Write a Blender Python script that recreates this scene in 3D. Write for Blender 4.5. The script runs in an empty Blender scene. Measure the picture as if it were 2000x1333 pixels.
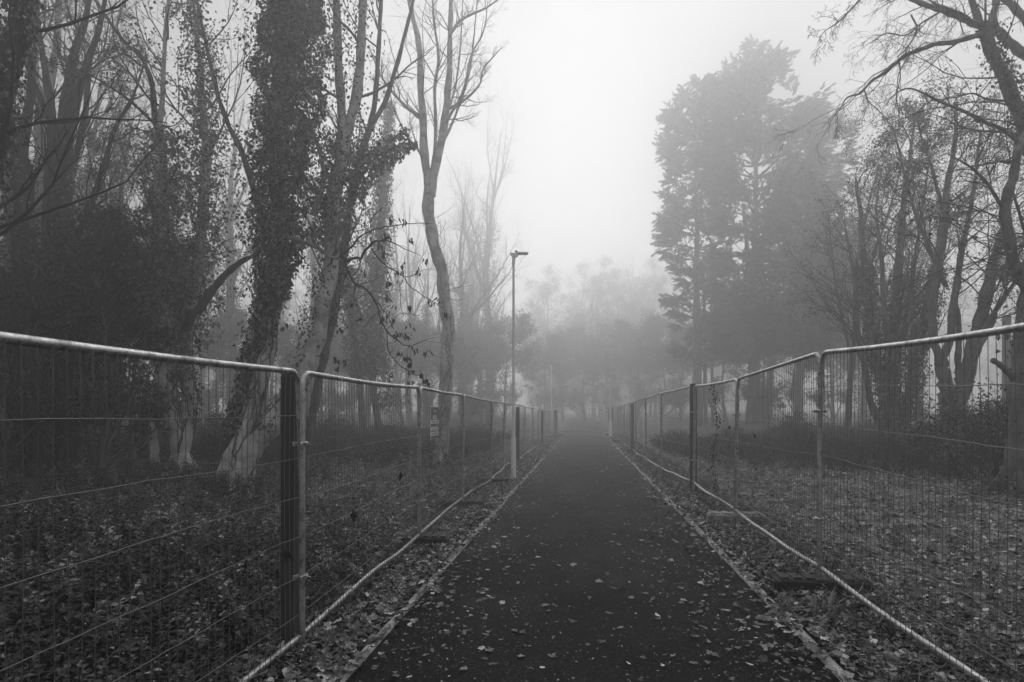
import bpy, math, random
import numpy as np
from mathutils import Vector

SEED = 7
rng = np.random.default_rng(SEED)
random.seed(SEED)
scene = bpy.context.scene
COL = scene.collection
EYE = 1.6
FPX = 1200.0          # focal length, in pixels of a 2000 px wide frame
HOR = 795.0           # horizon row


def P(px, py, d):
    return np.array([(px - 1000.0) / FPX * d, d, EYE + (HOR - py) / FPX * d])


def U(a, b, n=None):
    return rng.uniform(a, b, n)


# ----------------------------------------------------------------- terrain
PC0, PC1 = 0.028, 0.117     # path centre line  x = PC0 + PC1*y
S_X = np.array([-160, -30, -20, -8, -4.5, -2.4, -1.46, 1.46, 2.4, 6, 14, 30, 160.])
S_Z = np.array([.9, .6, .4, .18, .02, -.10, -.03, .03, .07, .2, .5, .8, 1.2])
_k = rng.normal(0, 1, (14, 2)) * np.linspace(.3, 2.2, 14)[:, None]
_ph = rng.uniform(0, 6.28, 14)
_am = 0.05 / np.linspace(.6, 3.0, 14)


def lateral(x, y):
    return (np.asarray(x) - PC0 - PC1 * np.asarray(y)) / math.sqrt(1 + PC1 * PC1)


def G(x, y):
    x = np.asarray(x, float); y = np.asarray(y, float)
    s = lateral(x, y)
    z = np.interp(s, S_X, S_Z) - 0.0115 * np.clip(y, -20, 50)
    out = np.clip((np.abs(s) - 1.7) / 1.5, 0, 1) * (1 - np.clip((y - 40) / 6, 0, 1) * np.clip((6 - np.abs(s + 3)) / 3, 0, 1))
    b = 0
    for k, p, a in zip(_k, _ph, _am):
        b = b + a * np.sin(k[0] * x + k[1] * y + p)
    return z + out * b * 0.55


# ----------------------------------------------------------------- materials
def new_mat(name):
    m = bpy.data.materials.new(name); m.use_nodes = True
    nt = m.node_tree
    return m, nt, nt.nodes['Principled BSDF']


def gray(v):
    return (v, v, v, 1)


def ramp(nt, fac, stops):
    r = nt.nodes.new('ShaderNodeValToRGB')
    e = r.color_ramp.elements
    e[0].position, e[0].color = stops[0][0], gray(stops[0][1])
    e[1].position, e[1].color = stops[-1][0], gray(stops[-1][1])
    for p, v in stops[1:-1]:
        q = e.new(p); q.color = gray(v)
    nt.links.new(fac, r.inputs[0])
    return r.outputs[0]


def noise(nt, scale, detail=4, rough=.6, stretch=None, obj=True):
    tc = nt.nodes.new('ShaderNodeTexCoord')
    n = nt.nodes.new('ShaderNodeTexNoise')
    n.inputs['Scale'].default_value = scale
    n.inputs['Detail'].default_value = detail
    n.inputs['Roughness'].default_value = rough
    src = tc.outputs['Object']
    if stretch:
        mp = nt.nodes.new('ShaderNodeMapping'); mp.inputs['Scale'].default_value = stretch
        nt.links.new(src, mp.inputs[0]); src = mp.outputs[0]
    nt.links.new(src, n.inputs['Vector'])
    return n.outputs['Fac']


def bump(nt, bsdf, h, strength, dist):
    b = nt.nodes.new('ShaderNodeBump')
    b.inputs['Strength'].default_value = strength; b.inputs['Distance'].default_value = dist
    nt.links.new(h, b.inputs['Height']); nt.links.new(b.outputs[0], bsdf.inputs['Normal'])


def mixmul(nt, a, b):
    m = nt.nodes.new('ShaderNodeMix'); m.data_type = 'RGBA'; m.blend_type = 'MULTIPLY'
    m.inputs[0].default_value = 1
    nt.links.new(a, m.inputs[6]); nt.links.new(b, m.inputs[7])
    return m.outputs[2]


def tone_mat(name, lo, mid, hi, rough=.6, spec=.3, trans=0.0):
    """leaf material: every leaf carries its own 'tone'"""
    m, nt, b = new_mat(name)
    a = nt.nodes.new('ShaderNodeAttribute'); a.attribute_name = 'tone'
    c = ramp(nt, a.outputs['Fac'], [(0, lo), (.55, mid), (.92, hi * .8), (1, hi)])
    n = noise(nt, 60, 3)
    c = mixmul(nt, c, ramp(nt, n, [(.3, .65), (.7, 1.15)]))
    nt.links.new(c, b.inputs['Base Color'])
    b.inputs['Roughness'].default_value = rough
    b.inputs['Specular IOR Level'].default_value = spec
    return m


def bark_mat(name, lo, hi, blotch=.0, scale=7):
    m, nt, b = new_mat(name)
    n1 = noise(nt, scale, 6, .7, (1, 1, .22))
    n2 = noise(nt, 2.6, 5, .65)
    c = ramp(nt, n1, [(.3, lo), (.5, (lo + hi) / 2), (.72, hi)])
    if blotch:
        c = mixmul(nt, c, ramp(nt, n2, [(.36, 1 - blotch), (.56, 1.0)]))
    n3 = noise(nt, 45, 4, .7, (1, 1, .5))
    c = mixmul(nt, c, ramp(nt, n3, [(.3, .7), (.65, 1.08)]))
    nt.links.new(c, b.inputs['Base Color'])
    b.inputs['Roughness'].default_value = .85
    b.inputs['Specular IOR Level'].default_value = .2
    bump(nt, b, n1, .7, .03)
    return m


M = {}
M['bark_dark'] = bark_mat('bark_dark', .012, .05)
M['bark_mid'] = bark_mat('bark_mid', .07, .26, .45)
M['bark_pale'] = bark_mat('bark_pale', .42, .74, .5, 5)
M['ivy'] = tone_mat('ivy_leaf', .006, .03, .26, .38, .5)
M['dark_leaf'] = tone_mat('evergreen_leaf', .006, .014, .05, .5, .3)
M['dead_leaf'] = tone_mat('dead_leaf', .015, .03, .08, .7, .2)
M['small_leaf'] = tone_mat('small_leaf', .02, .07, .3, .6, .3)
M['needle'] = tone_mat('conifer_foliage', .025, .055, .13, .7, .2)
M['far_leaf'] = tone_mat('far_foliage', .035, .075, .16, .7, .2)
M['litter'] = tone_mat('litter_leaf', .014, .13, .7, .5, .4)
M['weed'] = tone_mat('weed_leaf', .006, .04, .5, .45, .4)
M['grass'] = tone_mat('grass_blade', .02, .14, .45, .6, .3)
M['brush'] = tone_mat('bramble_leaf', .012, .04, .15, .7, .2)

m, nt, b = new_mat('soil')
a = nt.nodes.new('ShaderNodeAttribute'); a.attribute_name = 'tone'
n1 = noise(nt, 1.3, 8, .7); n2 = noise(nt, 22, 6, .7)
c1 = ramp(nt, n2, [(.3, .004), (.55, .012), (.75, .04)])
c2 = ramp(nt, n2, [(.32, .03), (.5, .26), (.68, .58)])
mx = nt.nodes.new('ShaderNodeMix'); mx.data_type = 'RGBA'
mm = nt.nodes.new('ShaderNodeMath'); mm.operation = 'MULTIPLY'
nt.links.new(a.outputs['Fac'], mm.inputs[0]); nt.links.new(ramp(nt, n1, [(.38, .1), (.58, 1)]), mm.inputs[1])
nt.links.new(mm.outputs[0], mx.inputs[0]); nt.links.new(c1, mx.inputs[6]); nt.links.new(c2, mx.inputs[7])
n3 = noise(nt, 5.5, 5, .7)
nt.links.new(mixmul(nt, mx.outputs[2], ramp(nt, n3, [(.35, .35), (.6, 1.35)])), b.inputs['Base Color'])
b.inputs['Roughness'].default_value = .95; b.inputs['Specular IOR Level'].default_value = .1
bump(nt, b, n2, .9, .04)
M['soil'] = m

m, nt, b = new_mat('asphalt')
n1 = noise(nt, 85, 5, .75); n2 = noise(nt, 1.1, 5, .6); n3 = noise(nt, 420, 2, .6)
c = ramp(nt, n1, [(.40, .001), (.52, .004), (.59, .032), (.67, .15)])
n4 = noise(nt, 38, 4, .75); n5 = noise(nt, .45, 6, .7)
c = mixmul(nt, c, ramp(nt, n4, [(.32, .45), (.52, 1.0), (.72, 2.2)]))
c = mixmul(nt, c, ramp(nt, n5, [(.35, .55), (.65, 1.5)]))
nt.links.new(c, b.inputs['Base Color'])
nt.links.new(ramp(nt, n2, [(.3, .7), (.7, .9)]), b.inputs['Roughness'])
b.inputs['Specular IOR Level'].default_value = .2
bump(nt, b, n1, 1.0, .03)
M['asphalt'] = m

m, nt, b = new_mat('concrete_edging')
n1 = noise(nt, 9, 6, .7); n2 = noise(nt, 70, 4, .7)
c = mixmul(nt, ramp(nt, n1, [(.35, .22), (.6, .55)]), ramp(nt, n2, [(.3, .6), (.6, 1.05)]))
nt.links.new(c, b.inputs['Base Color']); b.inputs['Roughness'].default_value = .9
bump(nt, b, n2, .5, .006)
M['edging'] = m

m, nt, b = new_mat('galvanised_steel')
n1 = noise(nt, 14, 5, .7); n2 = noise(nt, 120, 3, .7)
c = mixmul(nt, ramp(nt, n1, [(.3, .16), (.48, .5), (.65, .64)]), ramp(nt, n2, [(.3, .6), (.6, 1.05)]))
nt.links.new(c, b.inputs['Base Color']); b.inputs['Metallic'].default_value = .75
nt.links.new(ramp(nt, n1, [(.3, .5), (.7, .36)]), b.inputs['Roughness'])
M['steel'] = m
m, nt, b = new_mat('wire')
b.inputs['Base Color'].default_value = gray(.14); b.inputs['Metallic'].default_value = .1
b.inputs['Roughness'].default_value = .3
M['wire'] = m
m, nt, b = new_mat('lamp_paint')
n1 = noise(nt, 6, 5, .7)
nt.links.new(ramp(nt, n1, [(.3, .76), (.7, .88)]), b.inputs['Base Color'])
b.inputs['Metallic'].default_value = .1; b.inputs['Roughness'].default_value = .42
M['lamp'] = m
m, nt, b = new_mat('lamp_glass')
b.inputs['Base Color'].default_value = gray(.5); b.inputs['Roughness'].default_value = .15
M['glass'] = m
m, nt, b = new_mat('weathered_timber')
n1 = noise(nt, 14, 6, .7, (1, 1, .08))
nt.links.new(ramp(nt, n1, [(.3, .025), (.7, .075)]), b.inputs['Base Color'])
b.inputs['Roughness'].default_value = .85; bump(nt, b, n1, .6, .01)
M['timber'] = m
m, nt, b = new_mat('black_rubber')
n1 = noise(nt, 25, 5, .7)
nt.links.new(ramp(nt, n1, [(.35, .004), (.75, .016)]), b.inputs['Base Color'])
b.inputs['Roughness'].default_value = .7; bump(nt, b, n1, .3, .006)
M['rubber'] = m
m, nt, b = new_mat('worn_concrete')
n1 = noise(nt, 11, 7, .75)
nt.links.new(ramp(nt, n1, [(.32, .07), (.5, .28), (.7, .4)]), b.inputs['Base Color'])
b.inputs['Roughness'].default_value = .9; bump(nt, b, n1, .6, .015)
M['concrete'] = m
m, nt, b = new_mat('sign_board')
b.inputs['Base Color'].default_value = gray(.10); b.inputs['Roughness'].default_value = .4
M['sign'] = m
m, nt, b = new_mat('sign_white')
b.inputs['Base Color'].default_value = gray(.85); b.inputs['Roughness'].default_value = .5
M['white'] = m
m, nt, b = new_mat('sign_ink')
b.inputs['Base Color'].default_value = gray(.12); b.inputs['Roughness'].default_value = .6
M['ink'] = m


# ----------------------------------------------------------------- mesh builder
class MB:
    def __init__(self):
        self.v, self.q, self.t, self.tone, self.n = [], [], [], [], 0

    def add(self, v, quads=None, tris=None, tone=None):
        v = np.asarray(v, float).reshape(-1, 3)
        if len(v) == 0: return
        self.v.append(v)
        if quads is not None and len(quads): self.q.append(np.asarray(quads, np.int64).reshape(-1, 4) + self.n)
        if tris is not None and len(tris): self.t.append(np.asarray(tris, np.int64).reshape(-1, 3) + self.n)
        self.tone.append(np.full(len(v), .5) if tone is None else np.broadcast_to(np.asarray(tone, float), (len(v),)))
        self.n += len(v)

    def tubes(self, pts, rad, S=5, cap=False):
        """pts (N,K,3), rad (N,K)"""
        pts = np.asarray(pts, float); rad = np.asarray(rad, float)
        if pts.ndim == 2: pts = pts[None]; rad = rad[None]
        N, K, _ = pts.shape
        if N == 0: return
        T = np.gradient(pts, axis=1)
        T /= np.linalg.norm(T, axis=2, keepdims=True) + 1e-9
        mean = T.mean(1); mean /= np.linalg.norm(mean, axis=1, keepdims=True) + 1e-9
        ref = np.where(np.abs(mean[:, 2:3]) > .75, np.array([[1., 0, 0]]), np.array([[0, 0, 1.]]))
        ref = np.where(np.abs((mean * ref).sum(1, keepdims=True)) > .8, np.array([[0, 1., 0]]), ref)
        A = ref[:, None, :] - (T * ref[:, None, :]).sum(2, keepdims=True) * T
        A /= np.linalg.norm(A, axis=2, keepdims=True) + 1e-9
        B = np.cross(T, A)
        ang = np.arange(S) / S * 2 * np.pi
        ring = A[:, :, None, :] * np.cos(ang)[None, None, :, None] + B[:, :, None, :] * np.sin(ang)[None, None, :, None]
        v = pts[:, :, None, :] + ring * rad[:, :, None, None]
        i = np.arange(K - 1)[:, None] * S; j = np.arange(S)[None, :]; j2 = (j + 1) % S
        q = np.stack([i + j, i + j2, i + S + j2, i + S + j], -1).reshape(-1, 4)
        q = (q[None] + (np.arange(N) * K * S)[:, None, None]).reshape(-1, 4)
        self.add(v, q)
        if cap:
            for end in (0, K - 1):
                c = pts[:, end]
                rr = v[:, end]
                vv = np.concatenate([c[:, None], rr], 1)
                tt = np.array([[0, k + 1, (k + 1) % S + 1] for k in range(S)])
                tt = (tt[None] + (np.arange(N) * (S + 1))[:, None, None]).reshape(-1, 3)
                self.add(vv, None, tt)

    def leaves(self, c, t, n, L, W, tone, droop=.15):
        """folded rhombic leaves; c,t,n (N,3)"""
        N = len(c)
        if N == 0: return
        t = t / (np.linalg.norm(t, axis=1, keepdims=True) + 1e-9)
        n = n - (n * t).sum(1, keepdims=True) * t
        n /= np.linalg.norm(n, axis=1, keepdims=True) + 1e-9
        s = np.cross(t, n)
        L = np.broadcast_to(L, (N,))[:, None]; W = np.broadcast_to(W, (N,))[:, None]
        v = np.stack([c, c + t * L * .42 + s * W * .5 + n * L * .12, c + t * L - n * L * droop, c + t * L * .42 - s * W * .5 + n * L * .12], 1)
        tri = np.array([[0, 2, 1], [0, 3, 2]])
        tri = (tri[None] + (np.arange(N) * 4)[:, None, None]).reshape(-1, 3)
        self.add(v, None, tri, np.repeat(np.broadcast_to(tone, (N,)), 4))

    def instances(self, tv, tt, pos, R, sc, tone):
        N = len(pos)
        if N == 0: return
        v = np.einsum('nij,vj->nvi', R, tv) * np.broadcast_to(sc, (N,))[:, None, None] + pos[:, None, :]
        tri = (np.asarray(tt)[None] + (np.arange(N) * len(tv))[:, None, None]).reshape(-1, 3)
        tone = np.broadcast_to(tone, (N,))
        self.add(v, None, tri, np.repeat(tone, len(tv)))

    def box(self, c, size, ax=None, bev=0.0):
        c = np.asarray(c, float); h = np.asarray(size, float) / 2
        A = np.eye(3) if ax is None else np.asarray(ax, float)
        if bev <= 0:
            s = np.array([[-1, -1, -1], [1, -1, -1], [1, 1, -1], [-1, 1, -1], [-1, -1, 1], [1, -1, 1], [1, 1, 1], [-1, 1, 1]]) * h
            q = [[0, 3, 2, 1], [4, 5, 6, 7], [0, 1, 5, 4], [1, 2, 6, 5], [2, 3, 7, 6], [3, 0, 4, 7]]
            self.add(s @ A + c, q); return
        lv = []
        for z, ins in ((-h[2], bev), (-h[2] + bev, 0), (h[2] - bev, 0), (h[2], bev)):
            x, y = h[0] - ins, h[1] - ins
            k = bev * .7
            lv += [(-x + k, -y, z), (x - k, -y, z), (x, -y + k, z), (x, y - k, z), (x - k, y, z), (-x + k, y, z), (-x, y - k, z), (-x, -y + k, z)]
        q = []
        for l in range(3):
            for j in range(8):
                q.append([l * 8 + j, l * 8 + (j + 1) % 8, l * 8 + 8 + (j + 1) % 8, l * 8 + 8 + j])
        tt = [[0, j + 1, j] for j in range(1, 7)] + [[24, 24 + j, 24 + j + 1] for j in range(1, 7)]
        self.add(np.array(lv) @ A + c, q, tt)

    def build(self, name, mat, parent=None, origin=(0, 0, 0), smooth=True):
        me = bpy.data.meshes.new(name)
        if self.n:
            v = np.concatenate(self.v) - np.asarray(origin, float)
            q = np.concatenate(self.q) if self.q else np.zeros((0, 4), np.int64)
            t = np.concatenate(self.t) if self.t else np.zeros((0, 3), np.int64)
            me.vertices.add(len(v)); me.vertices.foreach_set('co', v.astype(np.float32).ravel())
            me.loops.add(q.size + t.size)
            me.loops.foreach_set('vertex_index', np.concatenate([q.ravel(), t.ravel()]).astype(np.int32))
            npoly = len(q) + len(t)
            me.polygons.add(npoly)
            start = np.concatenate([np.arange(len(q)) * 4, q.size + np.arange(len(t)) * 3]).astype(np.int32)
            me.polygons.foreach_set('loop_start', start)
            me.polygons.foreach_set('use_smooth', np.full(npoly, smooth))
            at = me.attributes.new('tone', 'FLOAT', 'POINT')
            at.data.foreach_set('value', np.concatenate(self.tone).astype(np.float32))
            me.update(calc_edges=True); me.validate()
        me.materials.append(mat)
        o = bpy.data.objects.new(name, me); COL.objects.link(o)
        if parent is not None: o.parent = parent
        else: o.location = origin
        return o


def tag(o, label, cat, group=None, kind=None):
    o['label'] = label
    o['category'] = cat
    if group: o['group'] = group
    if kind: o['kind'] = kind
    return o


def structure(o):
    o['kind'] = 'structure'
    return o


def empty(name, loc, label, cat, group=None):
    o = bpy.data.objects.new(name, None); COL.objects.link(o)
    o.location = tuple(float(x) for x in loc); o.empty_display_size = .2
    return tag(o, label, cat, group)


def dup(root, loc, rotz, sc, label):
    r = root.copy(); COL.objects.link(r)
    r.location = tuple(float(x) for x in loc); r.rotation_euler = (0, 0, rotz)
    r.scale = (sc, sc, sc) if np.isscalar(sc) else sc
    r['label'] = label
    for ch in root.children:
        c = ch.copy(); COL.objects.link(c); c.parent = r
        for g in ch.children:
            e = g.copy(); COL.objects.link(e); e.parent = c
    return r


def unit(v):
    return v / (np.linalg.norm(v, axis=-1, keepdims=True) + 1e-9)


def resample(pts, rad, K, wig=0.0):
    pts = np.asarray(pts, float); rad = np.asarray(rad, float)
    n = len(pts)
    # Catmull-Rom through the points
    ext = np.concatenate([[2 * pts[0] - pts[1]], pts, [2 * pts[-1] - pts[-2]]])
    L = np.concatenate([[0], np.cumsum(np.linalg.norm(np.diff(pts, axis=0), axis=1))])
    u = np.linspace(0, L[-1], K)
    seg = np.clip(np.searchsorted(L, u, side='right') - 1, 0, n - 2)
    f = ((u - L[seg]) / (L[seg + 1] - L[seg] + 1e-9))[:, None]
    p0, p1, p2, p3 = ext[seg], ext[seg + 1], ext[seg + 2], ext[seg + 3]
    out = .5 * (2 * p1 + (p2 - p0) * f + (2 * p0 - 5 * p1 + 4 * p2 - p3) * f ** 2 + (3 * p1 - p0 - 3 * p2 + p3) * f ** 3)
    r = np.interp(u, L, rad)
    if wig:
        w = np.cumsum(rng.normal(0, 1, (K, 3)), 0); w -= np.linspace(0, 1, K)[:, None] * w[-1]
        out = out + w * wig * r[:, None]
    return out, r


def at_t(Pp, R, idx, t):
    K = Pp.shape[1]
    f = t * (K - 1); i = np.clip(f.astype(int), 0, K - 2); w = (f - i)[:, None]
    p = Pp[idx, i] * (1 - w) + Pp[idx, i + 1] * w
    T = unit(Pp[idx, i + 1] - Pp[idx, i])
    r = R[idx, i] * (1 - w[:, 0]) + R[idx, i + 1] * w[:, 0]
    return p, T, r


def grow(Pp, R, n, tr=(.25, 1), ang=(.5, 1.0), lenf=(.3, .6), K=6, wig=.15, up=.06, rs=.55, tip=.3, length=None, out=None, rmin=.0015, rmax=9.0, tpow=1.0):
    """children of many limbs at once"""
    N = len(Pp)
    if N == 0: return np.zeros((0, K, 3)), np.zeros((0, K))
    idx = np.repeat(np.arange(N), n); m = len(idx)
    t = tr[0] + (tr[1] - tr[0]) * rng.uniform(0, 1, m) ** tpow
    p, T, r = at_t(Pp, R, idx, t)
    plen = np.linalg.norm(np.diff(Pp, axis=1), axis=2).sum(1)[idx]
    rv = rng.normal(0, 1, (m, 3))
    if out is not None: rv = rv * .7 + np.asarray(out)
    perp = unit(rv - (rv * T).sum(1, keepdims=True) * T)
    a = rng.uniform(ang[0], ang[1], m)[:, None]
    d = unit(np.cos(a) * T + np.sin(a) * perp)
    if length is None: ln = plen * rng.uniform(lenf[0], lenf[1], m) * (1.15 - .6 * t)
    else: ln = rng.uniform(length[0], length[1], m)
    pts = np.zeros((m, K, 3)); pts[:, 0] = p
    step = (ln / (K - 1))[:, None]
    for k in range(1, K):
        d = unit(d + rng.normal(0, wig, (m, 3)) + np.array([0, 0, up]))
        pts[:, k] = pts[:, k - 1] + d * step
    r0 = np.clip(r * rs * rng.uniform(.7, 1.1, m), rmin, rmax)
    rad = r0[:, None] * np.linspace(1, tip, K)[None]
    return pts, np.maximum(rad, rmin)


def twig_leaves(mb, Pp, R, n, L=(.04, .08), aspect=.6, hang=.4, spread=.03, tone=(0, 1), tr=(.2, 1)):
    N = len(Pp)
    if N == 0: return
    idx = np.repeat(np.arange(N), n); m = len(idx)
    p, T, r = at_t(Pp, R, idx, rng.uniform(tr[0], tr[1], m))
    p = p + rng.normal(0, spread, (m, 3))
    t = unit(T * .5 + rng.normal(0, .6, (m, 3)) + np.array([0, 0, -hang]))
    nn = unit(rng.normal(0, .6, (m, 3)) + np.array([0, 0, .7]))
    Ls = U(L[0], L[1], m)
    mb.leaves(p, t, nn, Ls, Ls * aspect, U(tone[0], tone[1], m))


def ivy(mb, Pp, rad, n, L=(.05, .09), tone=(0, 1), clump=.35, shell=.5):
    """ivy round one stem Pp (K,3); rad (K,) = reach of the ivy"""
    K = len(Pp)
    w = np.maximum(rad, 1e-3); w = np.cumsum(w); w /= w[-1]
    f = np.interp(U(0, 1, n), np.concatenate([[0], w]), np.linspace(0, 1, K + 1))
    idx = np.zeros(n, int)
    p, T, r = at_t(Pp[None], np.asarray(rad)[None], idx, np.clip(f, 0, 1))
    a = U(0, 2 * np.pi, n)
    ref = np.array([1., .01, 0])
    A = unit(ref - (T * ref).sum(1, keepdims=True) * T); B = np.cross(T, A)
    o = A * np.cos(a)[:, None] + B * np.sin(a)[:, None]
    z = p[:, 2]
    k1, k2, k3 = U(0, 6, 3)
    mod = 1 + clump * (np.sin(2 * a + 1.9 * z + k1) * .5 + np.sin(3 * a - 3.3 * z + k2) * .35 + np.sin(a + 6.1 * z + k3) * .35)
    rr = r * np.clip(mod, .25, 2) * (shell + (1 - shell) * np.sqrt(U(0, 1, n))) * np.where(U(0, 1, n) < .03, U(1, 1.25, n), 1)
    c = p + o * rr[:, None] + rng.normal(0, .02, (n, 3))
    t = unit(np.array([0, 0, -.8]) + o * .5 + rng.normal(0, .45, (n, 3)))
    nn = unit(o + np.array([0, 0, .4]) + rng.normal(0, .35, (n, 3)))
    Ls = U(L[0], L[1], n)
    mb.leaves(c, t, nn, Ls, Ls * .85, U(tone[0], tone[1], n) ** 1.3)


def stem(pts, K=None, wig=.12, d=None):
    """[(px,py,depth,radius)...] -> world polyline"""
    w = np.array([P(a, b_, c) for a, b_, c, r in pts]); r = np.array([q[3] for q in pts])
    K = K or max(8, len(pts) * 4)
    return resample(w, r, K, wig)


def root_flare(pts, rad):
    """carry a stem below ground and widen its foot"""
    g = float(G(pts[0][0], pts[0][1])) - .25
    if pts[0][2] > g:
        d = pts[0] - pts[1]; d = d / (abs(d[2]) + 1e-6)
        low = pts[0] + d * max(0.05, pts[0][2] - g) * np.array([.5, .5, 1])
        low[2] = g
        pts = np.concatenate([[low], pts]); rad = np.concatenate([[rad[0] * 1.25], rad])
    return pts, rad


class Tree:
    def __init__(self, name, label, cat='tree', group=None, base=None):
        self.name, self.label, self.cat, self.group = name, label, cat, group
        self.trunk, self.crown, self.leaf, self.ivy = MB(), MB(), MB(), MB()
        self.stems = []
        self.base = base

    def stem(self, pts, S=9, flare=False, wig=.12, K=None, world=False, thick=True):
        if world: p, r = resample(np.array([q[:3] for q in pts]), np.array([q[3] for q in pts]), K or len(pts) * 4, wig)
        else: p, r = stem(pts, K, wig)
        if flare:
            p, r = root_flare(p, r)
            if self.base is None: self.base = np.array([p[0][0], p[0][1], float(G(p[0][0], p[0][1]))])
            if r[0] > .14 and len(self.stems) == 0:
                n_ = int(U(4, 6)); a0 = U(0, 6.28)
                for k in range(n_):
                    a = a0 + k * 6.283 / n_ + U(-.3, .3); L_ = r[0] * U(.9, 1.6); g0 = float(G(p[1][0], p[1][1]))
                    u = np.linspace(0, 1, 6); dv = np.array([math.cos(a), math.sin(a), 0])
                    q = np.array([p[1][0], p[1][1], 0]) + dv * (r[0] * .55 + u * L_)[:, None] + np.array([0, 0, 1]) * (g0 + r[0] * 1.1 * (1 - u) ** 2.2 - .08 * u)[:, None]
                    q[0] = np.array([p[1][0] * .6 + p[2][0] * .4, p[1][1] * .6 + p[2][1] * .4, g0 + r[0] * 1.5]) + dv * r[0] * .5
                    self.trunk.tubes(q, r[0] * np.array([.2, .3, .27, .2, .13, .06]), 10)
        rr = r * (1 + .10 * np.sin(np.arange(len(r)) * 1.7 + U(0, 6)))
        (self.trunk if thick else self.crown).tubes(p, rr, S, cap=True)
        self.stems.append((p, r))
        return p, r

    def vines(self, p, r, n, lo=0, hi=None):
        hi = hi or len(p)
        for k in range(n):
            i0 = int(U(lo, lo + 3)); i1 = int(U((lo + hi) / 2, hi)); q = p[i0:i1]; rr = r[i0:i1]
            if len(q) < 5: continue
            q, rr = resample(q, rr, len(q) * 3); T = unit(np.gradient(q, axis=0)); A = unit(np.array([1., .01, 0]) - T * T[:, :1]); B = np.cross(T, A)
            a = U(0, 6.28) + np.cumsum(rng.normal(0, .16, len(q)))
            q = q + (A * np.cos(a)[:, None] + B * np.sin(a)[:, None]) * (rr * 1.04)[:, None]
            self.crown.tubes(q, np.linspace(U(.012, .026), .006, len(q)), 5)

    def branches(self, stems, l1=(8, (.35, 1), (.5, .95), (.18, .4)), n2=5, n3=5, n4=0, up=(.08, .06, .03, .0), wig=.16, out=None, rs=.5, tip=.2,
                 r1max=.06, leaf=None, hang=None):
        tw = []
        for (p, r) in stems:
            Pp, Rr = p[None], r[None]
            a, ra = grow(Pp, Rr, l1[0], l1[1], l1[2], l1[3], K=8, wig=wig, up=up[0], rs=rs, tip=tip, out=out, rmax=r1max)
            self.crown.tubes(a, ra, 5)
            b_, rb = grow(a, ra, n2, (.2, 1), (.4, 1.0), (.35, .65), K=6, wig=wig * 1.1, up=up[1], rs=.6, tip=.35)
            self.crown.tubes(b_, rb, 4)
            c, rc = grow(b_, rb, n3, (.15, 1), (.4, 1.0), (.35, .7), K=5, wig=wig * 1.2, up=up[2], rs=.6, tip=.4)
            self.crown.tubes(c, rc, 3)
            tw.append((c, rc))
            if n4:
                e, re_ = grow(c, rc, n4, (.15, 1), (.4, 1.0), (.4, .8), K=4, wig=wig * 1.3, up=up[3], rs=.65, tip=.5)
                self.crown.tubes(e, re_, 3); tw.append((e, re_))
        if leaf:
            for (c, rc) in tw: twig_leaves(self.leaf, c, rc, **leaf)
        return tw

    def finish(self, bark='bark_dark', twig=None, leafm='small_leaf', leafname='leaves'):
        if self.base is None:
            p = self.stems[0][0][0]; self.base = np.array([p[0], p[1], float(G(p[0], p[1]))])
        root = empty(self.name, self.base, self.label, self.cat, self.group)
        self.trunk.build('trunk', M[bark], root, self.base)
        if self.crown.n: self.crown.build('crown', M[twig or bark], root, self.base)
        if self.leaf.n: self.leaf.build(leafname, M[leafm], root, self.base, smooth=False)
        if self.ivy.n: self.ivy.build('ivy', M['ivy'], root, self.base, smooth=False)
        self.root = root
        return root


# ================================================================= SETTING
def make_ground():
    def axis(lo, hi, fine_lo, fine_hi, h0, growth):
        a = list(np.arange(fine_lo, fine_hi, h0)); h = h0
        while a[-1] < hi: h *= growth; a.append(a[-1] + h)
        h = h0; b_ = [a[0]]
        while b_[-1] > lo: h *= growth; b_.append(b_[-1] - h)
        return np.array(b_[:0:-1] + a)
    xs = axis(-200, 200, -12, 16, .22, 1.08); ys = axis(-60, 230, 0, 26, .22, 1.06)
    X, Y = np.meshgrid(xs, ys)
    Z = G(X, Y)
    s = lateral(X, Y)
    Z = Z - .05 * np.exp(-(s / 1.35) ** 8) * 1.0
    tone = np.clip((s - 1.4) / 1.5, 0, 1) * np.clip((17 - s) / 8, .15, 1) + .8 * np.clip((-s - 1.6) / .8, 0, 1) * np.clip((11 + s) / 5, 0, 1) * np.clip((Y - 6) / 6, 0, 1)
    ny, nx = X.shape
    i = np.arange(ny - 1)[:, None] * nx + np.arange(nx - 1)[None]
    q = np.stack([i, i + 1, i + nx + 1, i + nx], -1).reshape(-1, 4)
    mb = MB(); mb.add(np.stack([X, Y, Z], -1).reshape(-1, 3), q, None, tone.ravel())
    structure(mb.build('ground', M['soil']))


make_ground()

# path centre line: straight, then bending left in the distance
cl = [(PC0 + PC1 * y, y) for y in np.arange(-6, 43.1, .5)]
hd = math.atan2(1, PC1); x, y = cl[-1]
while len(cl) < 99 + 70:
    hd += .5 / 17.0 if hd < math.radians(172) else 0
    x += math.cos(hd) * .5; y += math.sin(hd) * .5
    cl.append((x, y))
CL = np.array(cl)
CT = unit(np.gradient(CL, axis=0)); CN = np.stack([CT[:, 1], -CT[:, 0]], 1)   # to the right


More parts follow.
